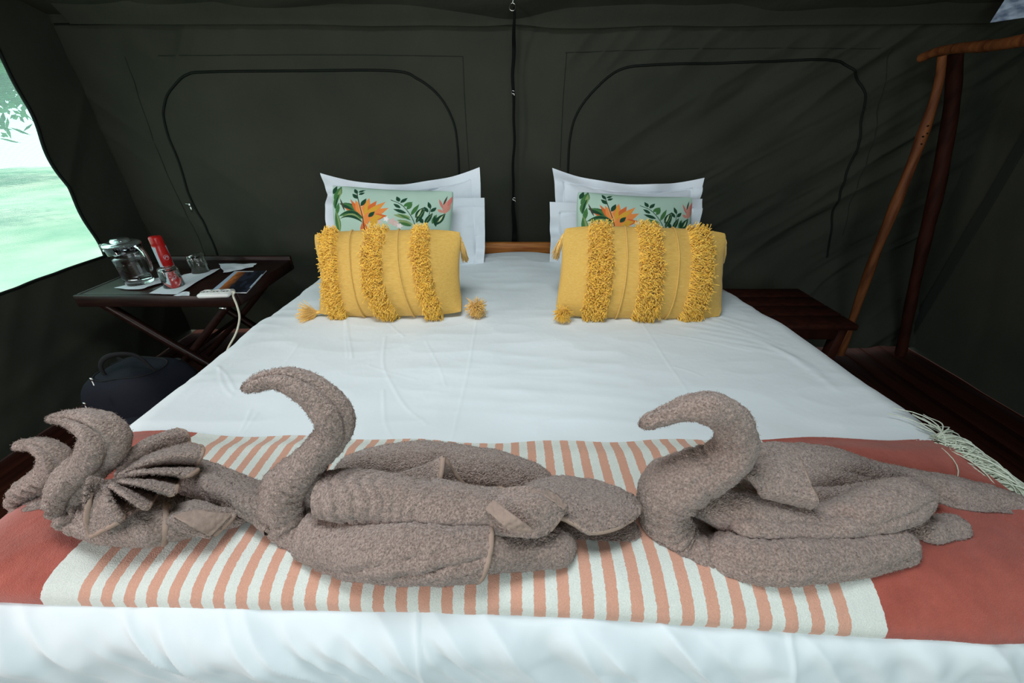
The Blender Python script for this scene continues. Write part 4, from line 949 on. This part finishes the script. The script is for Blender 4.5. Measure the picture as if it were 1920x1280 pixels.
# --- smaller swans on the left
sw = thing('towel_swan', 'taupe towel folded into a swan at the left, carrying a pleated fan cloth', 'towel swan', (-.62, .42, .672), 'towel swans on the bed')
roll('neck', sw, C_(Z4, [(282, 405, .47, 16), (350, 398, .47, 34), (430, 400, .47, 56), (510, 420, .465, 78), (590, 455, .46, 100), (630, 520, .458, 118), (610, 600, .452, 116), (540, 680, .445, 108), (460, 750, .44, 112),
    (400, 830, .435, 108), (400, 920, .43, 100), (470, 990, .42, 96), (600, 1040, .41, 84), (720, 1060, .40, 70)]), grooves=[(2.25, 2.35, .36, .18), (-1.9, -2.3, .15, .3)], rings=.011, ring_rng=(.40, .95), lump=.11, seed=141, floor_z=1)
roll('body', sw, C_(Z4, [(560, 1020, .415, 70), (720, 1050, .40, 84), (860, 1060, .395, 84), (1000, 1050, .40, 82, 1.1), (1140, 1030, .41, 78, 1.1), (1240, 1010, .42, 62, 1.1), (1290, 1000, .42, 40, 1.1)]), lump=.05, seed=143, floor_z=1)
wrap('outer_fold', sw, C_(Z4, [(540, 1015, .415, 84), (680, 1040, .405, 92), (800, 1050, .40, 96), (930, 1040, .40, 106), (985, 1030, .405, 112)]), (.9, 5.0), lump=.04, seed=144)
roll('back_roll', sw, C_(Z4, [(620, 850, .47, 60), (780, 860, .48, 90), (950, 880, .48, 96), (1080, 900, .47, 70)]), lump=.05, seed=145, floor_z=1)
patch('wing_tip', sw, [[WZ_(Z4, 1060, 930, .722), WZ_(Z4, 1180, 895, .722), WZ_(Z4, 1280, 940, .715)], [WZ_(Z4, 1010, 1000, .738), WZ_(Z4, 1150, 975, .740), WZ_(Z4, 1405, 968, .712)], [WZ_(Z4, 1000, 1060, .722), WZ_(Z4, 1140, 1075, .716), WZ_(Z4, 1275, 1105, .700)]], hems=('v1',), th=.009)
patch('border_band', sw, [[WZ_(Z4, 1045, 985, .747), WZ_(Z4, 1150, 1040, .741), WZ_(Z4, 1262, 1098, .711)], [WZ_(Z4, 1160, 950, .745), WZ_(Z4, 1260, 962, .740), WZ_(Z4, 1385, 972, .722)]], th=.003, m='towel_band', dens=0, nu=30, nv=30)
roll('tail_underfold', sw, C_(Z4, [(1240, 1010, .43, 44, 1.1), (1360, 1010, .435, 48, 1.2), (1450, 1005, .44, 40, 1.2), (1500, 1000, .445, 24, 1.2)]), seed=148, floor_z=1)

sw = thing('towel_swan', 'smallest towel swan at the far left edge, behind the one with the fan', 'towel swan', (-.80, .49, .672), 'towel swans on the bed')
roll('neck', sw, C_(Z4, [(88, 575, .52, 18), (140, 556, .52, 34), (210, 552, .52, 42), (290, 580, .515, 62), (335, 640, .51, 76), (320, 710, .505, 78), (250, 770, .50, 76), (170, 820, .495, 74), (120, 870, .49, 66), (140, 920, .485, 66), (220, 950, .48, 66), (340, 950, .475, 62)]),
    grooves=[(2.2, 2.3, .36, .18)], rings=.010, ring_rng=(.4, .95), lump=.11, seed=151, floor_z=1)
roll('body', sw, C_(Z4, [(180, 930, .49, 56), (330, 930, .485, 76), (520, 920, .485, 84), (760, 900, .49, 86), (980, 880, .495, 88), (1180, 860, .495, 92)]), lump=.06, seed=153, floor_z=1)
patch('tail', sw, [[WZ_(Z4, 1040, 660, .700), WZ_(Z4, 1200, 655, .700), WZ_(Z4, 1400, 730, .698), WZ_(Z4, 1600, 800, .695)],
    [WZ_(Z4, 1060, 760, .735), WZ_(Z4, 1220, 770, .735), WZ_(Z4, 1410, 840, .732), WZ_(Z4, 1640, 900, .725)],
    [WZ_(Z4, 1100, 840, .715), WZ_(Z4, 1230, 870, .712), WZ_(Z4, 1420, 945, .708), WZ_(Z4, 1600, 1080, .700)]], th=.012)
roll('tail_underfold', sw, C_(Z4, [(1130, 850, .495, 70), (1300, 880, .49, 72), (1450, 920, .48, 70), (1580, 960, .47, 60)]), seed=155, floor_z=1)

# pleated fan cloth on the left swan
def fan():
    O = WZ_(Z4, 640, 770, .795)
    # (x, y, world y) of the outer edge: ridges and valleys in turn
    E = [(1065, 478, .778), (1120, 500, .770), (1150, 560, .750), (1185, 572, .758), (1222, 590, .770), (1215, 640, .770), (1175, 700, .746), (1195, 720, .750), (1160, 745, .766), (1110, 760, .768), (1085, 775, .745), (1065, 850, .770), (1030, 862, .768), (985, 850, .746), (945, 870, .743), (900, 945, .772), (860, 930, .765), (790, 900, .742), (745, 950, .750), (750, 1010, .762), (700, 1045, .758), (640, 1075, .744), (570, 1110, .730), (552, 1060, .742), (545, 930, .778), (550, 850, .792)]
    E = np.array([WZ_(Z4, x, y, w) for x, y, w in E]); ne = 230
    Ed = catmull(E, ne)
    r = np.linspace(0.0, 1, 70)[:, None, None]
    th = np.linspace(0, 1, ne)
    G = O + (Ed[None] - O) * (.10 + .90 * r)
    # pleats puff up between the gathered centre and the edge
    sm_e = np.stack([np.convolve(np.pad(Ed[:, i], 20, mode='edge'), np.ones(41) / 41, 'valid') for i in range(3)], -1)
    base = O + (sm_e[None] - O) * (.10 + .90 * r)
    dz = (Ed[None] - sm_e[None]) * (1 - r) * r * 1.3
    G = G + dz + np.array([0, -.2, 1.0]) * (.020 * np.sin(np.pi * np.clip(r * .9, 0, 1)))
    Nn = grid_normals(G); G = G + Nn * cloth_noise(G, 160)[..., None]
    o = MB(); sheet(o, G, .0055); fibres(o, G + Nn * .0028, Nn, .6); fibres(o, G - Nn * .0028, -Nn, .4)
    f = o.build('pleated_fan_cloth', M['towel'])
    tag(f, 'small taupe face cloth pleated into a fan on the left towel swan', 'face cloth')
    hb = MB(); tube(hb, G[-1][::2], .0040, 8); hb.build('hem', M['hem'], f)
fan()

# ------------------------------------------------------------------ bedside tray table on the left
ZT = .60
tb = thing('tray_table', 'dark wooden butler tray table with crossed legs, left of the bed', 'table', (-1.575, 1.85, 0))
tx0, tx1, ty0, ty1 = -1.93, -1.215, 1.605, 2.12
mb = MB(); mb.box(((tx0 + tx1) / 2, (ty0 + ty1) / 2, ZT - .012), (tx1 - tx0 - .02, ty1 - ty0 - .02, .020), bev=.003); mb.build('tray', M['wood_dark'], tb)
for c, s in ((((tx0 + tx1) / 2, ty0 + .008, ZT - .028), (tx1 - tx0, .018, .055)), (((tx0 + tx1) / 2, ty1 - .008, ZT - .018), (tx1 - tx0, .018, .075)), ((tx1 - .008, (ty0 + ty1) / 2, ZT - .028), (.018, ty1 - ty0 - .036, .055)), ((tx0 + .008, (ty0 + ty1) / 2, ZT - .028), (.018, ty1 - ty0 - .036, .055))):
    mb = MB(); mb.box(c, s, bev=.003); mb.build('apron', M['wood_dark'], tb)
for y in (ty0 + .05, ty1 - .06):
    for a in (1, -1):
        mb = MB(); C = np.array([[(tx0 + tx1) / 2 - a * .30, y + .014 * a, .012], [(tx0 + tx1) / 2, y + .014 * a, .28], [(tx0 + tx1) / 2 + a * .28, y + .014 * a, ZT - .055]])
        tube(mb, C, .020, 4, 8, square=True, up=(0, 1, 0)); mb.build('leg', M['wood_dark'], tb)
mb = MB(); tube(mb, [((tx0 + tx1) / 2, ty0 + .02, .28), ((tx0 + tx1) / 2, ty1 - .02, .28)], .010, 10); mb.build('crossbar', M['wood_dark'], tb)
# handle catch under the front apron
mb = MB(); mb.box((-1.30, ty0 + .012, ZT - .068), (.03, .012, .014), bev=.002); mb.build('catch', M['steel'], tb)
# napkins
def napkin(pts, label, z=ZT + .0015, wav=.0035, sd=1):
    q = [PZ(x, y, z) for x, y in pts]; U, V = np.meshgrid(np.linspace(0, 1, 50), np.linspace(0, 1, 34), indexing='ij')
    P = ((1 - V) * (1 - U))[..., None] * q[0] + ((1 - V) * U)[..., None] * q[1] + (V * U)[..., None] * q[2] + (V * (1 - U))[..., None] * q[3]
    n = (q[1] - q[0]); 
    P[..., 2] += .003 + wav * (.5 + .5 * noise2(U * 5 + sd * 9, V * 4, 170 + sd)); P[..., 0] += .006 * noise2(V * 6, U * 2 + sd, 171 + sd); P[..., 1] += .006 * noise2(U * 7 + sd, V * 2, 173 + sd)
    mb = MB(); sheet(mb, P, .0012); return tag(mb.build('paper_napkin', M['napkin']), label, 'napkin', 'paper napkins on the tray table')
napkin([(216, 541), (300, 522), (308, 530), (262, 544)], 'white paper napkin under the water jug', sd=1)
napkin([(280, 552), (345, 516), (412, 505), (334, 553)], 'large wrinkled white paper napkin under the two upturned tumblers', sd=2)
napkin([(326, 556), (348, 548), (357, 549), (357, 556)], 'corner of a small white napkin at the front edge of the tray table', sd=3)
napkin([(411, 497), (482, 496), (472, 503), (422, 513)], 'folded white paper napkin at the back of the table beside the magazine', sd=4, wav=.006)
# water jug
jc = np.array([-1.742, 1.745, ZT + .0065])
jg = thing('water_jug', 'clear glass water jug with lid and curved handle on the bedside table', 'jug', jc)
mb = MB(); H = .182
lathe(mb, [(0.001, 0), (.050, 0), (.055, .006), (.056, .03), (.058, .09), (.062, .14), (.067, H), (.0645, H), (.0595, .14), (.0555, .09), (.0535, .03), (.052, .014), (.001, .012)], jc, 48)
mb.build('glass_body', M['glass'], jg)
mb = MB(); lathe(mb, [(.001, .0135), (.0515, .0155), (.0530, .03), (.0550, .09), (.0572, .118), (.001, .118)], jc, 48); mb.build('water', M['water'], jg)
mb = MB(); hx = jc + [.062, -.02, 0]; tube(mb, [hx + [0, 0, .165], hx + [.028, -.008, .176], hx + [.052, -.015, .160], hx + [.060, -.018, .12], hx + [.056, -.017, .085], hx + [.050, -.015, .070]], [.008, .009, .0085, .008, .007, .005], 14, 40); mb.build('handle', M['glass'], jg)
mb = MB(); lathe(mb, [(.001, .192), (.045, .194), (.062, .190), (.068, .184), (.068, .178), (.062, .174), (.061, .150), (.058, .150), (.056, .176), (.001, .178)], jc, 40)
lathe(mb, [(.001, .206), (.030, .206), (.034, .200), (.036, .192)], jc, 32)
mb.box(jc + [-.072, -.006, .172], (.030, .034, .026), bev=.004); mb.build('lid', M['lid_plastic'], jg)
mb = MB(); tube(mb, [jc + [-.060, -.012, .165], jc + [-.071, -.014, .155], jc + [-.064, -.012, .135]], [.010, .010, .006], 10, 16); mb.build('spout', M['glass'], jg)
# insect spray can
cc = np.array([-1.752, 1.935, ZT + .001]); cn = thing('spray_can', 'red and white aerosol can standing behind the water jug', 'spray can', cc)
mb = MB(); lathe(mb, [(.001, 0), (.026, 0), (.0285, .004), (.0285, .128), (.025, .134), (.001, .136)], cc, 40); can = mb.build('can_body', M['can_red'], cn)
mb = MB(); lathe(mb, [(.0265, .126), (.0275, .130), (.0272, .166), (.024, .172), (.001, .173)], cc, 40); mb.build('cap', M['can_red'], cn)
def on_can(a0, a1, z0, z1, r, name, m, f=None):
    A, Zv = np.meshgrid(np.linspace(a0, a1, 24), np.linspace(z0, z1, 24), indexing='ij')
    if f is not None: A = f(A, (Zv - z0) / (z1 - z0), a0, a1)
    mb = MB(); mb.grid(np.stack([cc[0] + r * np.cos(A), cc[1] + r * np.sin(A), cc[2] + Zv], -1)); return mb.build(name, m, can)
va = math.atan2(CAM[1] - cc[1], CAM[0] - cc[0])
on_can(va - 1.7, va - .55, .004, .124, .0288, 'white_panel', M['can_white'], lambda A, z, a0, a1: a0 + (A - a0) * (1 - .12 * np.sin(z * 3.1)))
on_can(va + .95, va + 1.5, .004, .124, .0288, 'white_panel', M['can_white'], lambda A, z, a0, a1: a1 - (a1 - A) * (.25 + .75 * np.abs(2 * z - 1) ** .8))
mb = MB(); th = np.linspace(0, 2 * np.pi, 30)
def cpt(a, z, r=.0291): return np.array([cc[0] + r * math.cos(va + a), cc[1] + r * math.sin(va + a), cc[2] + z])
tube(mb, np.array([cpt(.35 + .36 * math.cos(t), .070 + .012 * math.sin(t)) for t in th]), .0009, 5); tube(mb, np.array([cpt(.35 + .26 * math.cos(t + .6) * (1 - .1 * t / 6), .070 + .006 * math.sin(2 * t)) for t in np.linspace(0, 5, 24)]), .0009, 5)
mb.build('round_emblem', M['can_white'], can)
# tumblers, upside down on the napkin
for c, lab in (((-1.548, 1.70), 'upturned clear tumbler nearest the camera on the wrinkled napkin'), ((-1.560, 1.895), 'upturned clear tumbler farther back on the wrinkled napkin')):
    c = np.array([*c, ZT + .0075]); g = MB()
    lathe(g, [(.039, 0), (.0405, .001), (.0375, .078), (.034, .086), (.001, .086), (.001, .078), (.032, .077), (.0355, .070), (.0375, .002), (.039, 0)], c, 40)
    tag(g.build('tumbler', M['glass']), lab, 'glass', 'tumblers on the bedside table')
# magazine
def mag():
    q = [PZ(x, y, ZT + .006) for x, y in ((392, 548), (440, 508), (500, 508), (474, 534))]; q[3] = PZ(462, 548, ZT + .006)
    U, V = np.meshgrid(np.linspace(0, 1, 90), np.linspace(0, 1, 90), indexing='ij')
    P = ((1 - V) * (1 - U))[..., None] * q[0] + ((1 - V) * U)[..., None] * q[3] + (V * U)[..., None] * q[2] + (V * (1 - U))[..., None] * q[1]
    P[..., 2] += .004 * sm(.75, 1, U) * V
    c = np.empty(P.shape); c[:] = srgb(22, 24, 34)[:3]
    sky = U < .16 - .04 * V; c[sky] = srgb(176, 196, 214)[:3]
    glow = (U > .12) & (U < .42 + .05 * noise2(U * 3, V * 6, 3)) & ~sky; k = np.clip((U - .12) / .3, 0, 1)[..., None]
    c[glow] = ((1 - k) * np.array(srgb(206, 120, 60)[:3]) + k * np.array(srgb(70, 44, 34)[:3]))[glow] * (1 + .5 * noise2(U * 14, V * 9, 8))[glow][:, None]
    bl = (noise2(U * 9, V * 7, 9) > .15) & (U > .4); c[bl] = srgb(38, 42, 58)[:3]
    c[(V < .03) & (U < .55)] = srgb(200, 205, 205)[:3]; c[(V > .965) & (U < .6)] = srgb(205, 210, 214)[:3]; c[(U > .96) & (V > .2) & (V < .8)] = srgb(180, 200, 220)[:3]
    mb = MB(); mb.grid(P); top = len(P.reshape(-1, 3)); B = P.copy(); B[..., 2] -= .004; mb.grid(B, flip=True)
    for a, b in ((P[0], B[0]), (P[-1], B[-1]), (P[:, 0], B[:, 0]), (P[:, -1], B[:, -1])): mb.grid(np.stack([a, b], 0))
    cs = np.concatenate([c.reshape(-1, 3), np.tile(srgb(210, 212, 212)[:3], (8100, 1)), np.tile(srgb(210, 212, 212)[:3], (720, 1))])
    tag(mb.build('magazine', M['gloss_print'], colors=cs), 'glossy magazine with an orange sunset cover on the bedside table', 'magazine')
mag()
# power strip
a = PZ(368, 553, ZT + .02); b = PZ(424, 551, ZT + .02); ax = (b - a); Ls = np.linalg.norm(ax); ax /= Ls; az = np.array([0, 0, 1.0]); ay = np.cross(az, ax)
rot = np.stack([ax, ay, az], 1); mid = (a + b) / 2 + ay * .034; mid[2] = ZT + .0105
ps = thing('power_strip', 'white multi-socket power strip at the front corner of the bedside table', 'power strip', (mid[0], mid[1], ZT))
mb = MB(); mb.box(mid, (Ls + .01, .066, .019), rot, bev=.006); strip = mb.build('housing', M['white_plastic'], ps)
for k in (-.34, 0, .34):
    c = mid + ax * Ls * k + az * .0095
    mb = MB(); th = np.linspace(0, 2 * np.pi, 24); C = c + np.outer(np.cos(th) * .019, ax) + np.outer(np.sin(th) * .019, ay); tube(mb, C, .0022, 6); s = mb.build('socket', M['white_plastic'], strip)
for k in (-.34, 0, .34):
    for d in (-.007, .007):
        c = mid + ax * (Ls * k + d) + az * .0098; mb = MB(); lathe(mb, [(.001, .0006), (.0032, .0006), (.0034, 0)], c, 12); mb.build('socket_hole', M['black_plastic'], strip)
mb = MB(); c0 = mid + ax * (Ls / 2)
tube(mb, [c0 - ax * .01, c0 + ax * .015 + az * .004, PY(437, 554, 1.60), PY(444, 572, 1.595), PY(449, 592, 1.59), PY(447, 610, 1.58), PY(441, 628, 1.56), PY(425, 660, 1.52), PY(420, 700, 1.5)], .0042, 10, 70)
mb.build('power_cord', M['cord'], ps)

# ------------------------------------------------------------------ backpack on the floor
bc = np.array([-1.50, 1.30, 0.0]); bg = thing('backpack', 'dark navy backpack with grab loop on the floor left of the bed', 'bag', bc)
def blob(c, s, e=.45, n=56, m_=36, lump=.0, seed=0):
    u, v = np.meshgrid(np.linspace(-np.pi, np.pi, n), np.linspace(-np.pi / 2, np.pi / 2, m_), indexing='ij')
    f = lambda x, p: np.sign(x) * np.abs(x) ** p
    P = np.stack([s[0] * f(np.cos(v), e) * f(np.cos(u), e), s[1] * f(np.cos(v), e) * f(np.sin(u), e), s[2] * f(np.sin(v), e)], -1)
    P *= (1 + lump * noise3(P + np.array(c), 9, seed))[..., None]; return P + np.array(c)
mb = MB(); P = blob(bc + [0, 0, .215], (.17, .13, .215), .55, lump=.10, seed=3); P[..., 2] = np.maximum(P[..., 2], .002); mb.grid(P); mb.build('main_compartment', M['bag'], bg)
mb = MB(); P = blob(bc + [.09, -.10, .15], (.125, .07, .13), .6, lump=.10, seed=5); P[..., 2] = np.maximum(P[..., 2], .003); mb.grid(P); mb.build('front_pocket', M['bag'], bg)
mb = MB(); tube(mb, [bc + [-.06, -.05, .40], bc + [-.05, -.05, .47], bc + [.0, -.04, .505], bc + [.07, -.02, .49], bc + [.10, -.01, .40]], .009, 8, 40, flat=.5); mb.build('grab_loop', M['bag_strap'], bg)
for k in (0, 1):
    mb = MB(); s_ = (-1, 1)[k]; tube(mb, [bc + [-.14 + .24 * k, .10, .40], bc + [-.20 + .30 * k, .16, .28], bc + [-.19 + .30 * k, .17, .12], bc + [-.13 + .24 * k, .13, .03]], .016, 8, 30, flat=.4); mb.build('shoulder_strap', M['bag_strap'], bg)
for p in (PY(172, 712, 1.16), PY(159, 758, 1.12)):
    mb = MB(); mb.box(p, (.010, .006, .018), bev=.002); tube(mb, [p, p + [.004, -.006, -.02]], .0025, 6); mb.build('zip_pull', M['steel'], bg)
mb = MB(); tube(mb, blob(bc + [0, 0, .215], (.172, .132, .215), .55, lump=.10, seed=3)[:, 30][::2], .0035, 6); mb.build('zip', M['bag_strap'], bg)

# ------------------------------------------------------------------ low wooden bench on the right, rustic clothes rail
bn = thing('wooden_stool', 'low dark wooden bedside stool with plank top, right of the bed head', 'stool', (1.34, 1.80, 0))
for k in range(4):
    mb = MB(); mb.box((1.34, 1.635 + .112 * k, .45 + .001 * (k % 2)), (.46, .106, .026), bev=.004); mb.build('plank', M['wood_red'], bn)
for sx in (1.15, 1.53):
    for sy in (1.63, 1.93):
        mb = MB(); mb.box((sx, sy, .219), (.045, .045, .436), bev=.004); mb.build('leg', M['wood_red'], bn)
for sy in (1.62, 1.945):
    mb = MB(); mb.box((1.34, sy, .405), (.36, .02, .06), bev=.003); mb.build('apron', M['wood_red'], bn)
rk = thing('clothes_rail', 'rustic wooden clothes rail on splayed pole legs against the right tent wall', 'clothes rail', (2.0, 1.7, 0))
def pole(name, pts, r, m, seed, flat=1.0):
    mb = MB(); tube(mb, pts, r, 14, 60, nz=.004, nscale=9, seed=seed, flat=flat, up=(.3, 1, .1)); return mb.build(name, m, rk)
p1 = [PY(1767, 104, 2.12), PY(1761, 150, 2.12), PY(1747, 204, 2.115), PY(1716, 290, 2.105), PY(1689, 360, 2.10), PY(1640, 480, 2.09)]; q = PY(1574, 668, 2.08); q[2] = .004
pole('front_leg', p1 + [q], [.018, .019, .020, .023, .023, .022, .020], M['wood_pole'], 3)
q = PY(1690, 662, 2.08); q[2] = .004
pole('rear_leg', [PY(1792, 100, 2.20), PY(1780, 230, 2.20), PY(1755, 360, 2.17), PY(1722, 500, 2.12), q], [.026, .030, .030, .028, .026], M['wood_red'], 5)
top0 = PY(1766, 100, 2.13); top0b = PY(1800, 96, 2.24)
pole('rail', [top0 + [0, .10, -.005], top0 + [0, 0, .012], PY(1850, 86, 1.90), PY(1925, 74, 1.72), np.array([1.80, 1.2, 1.53]), np.array([1.79, .78, 1.52])], [.020, .021, .019, .021, .020, .019], M['wood_pole'], 7)
pole('front_leg', [(1.79, .84, 1.50), (1.88, .83, .8), (2.0, .82, .004)], [.019, .022, .02], M['wood_pole'], 8)
pole('rear_leg', [(1.82, .92, 1.50), (2.0, .95, .8), (2.25, .98, .004)], [.024, .028, .026], M['wood_red'], 9)
# screw heads on the front leg
for (x, y) in ((1739, 236), (1738, 250), (1730, 256), (1727, 270)):
    mb = MB(); p = PY(x, y, 2.088); tube(mb, [p, p + [0, -.004, 0]], .0035, 8); mb.build('screw', M['black_plastic'], rk)
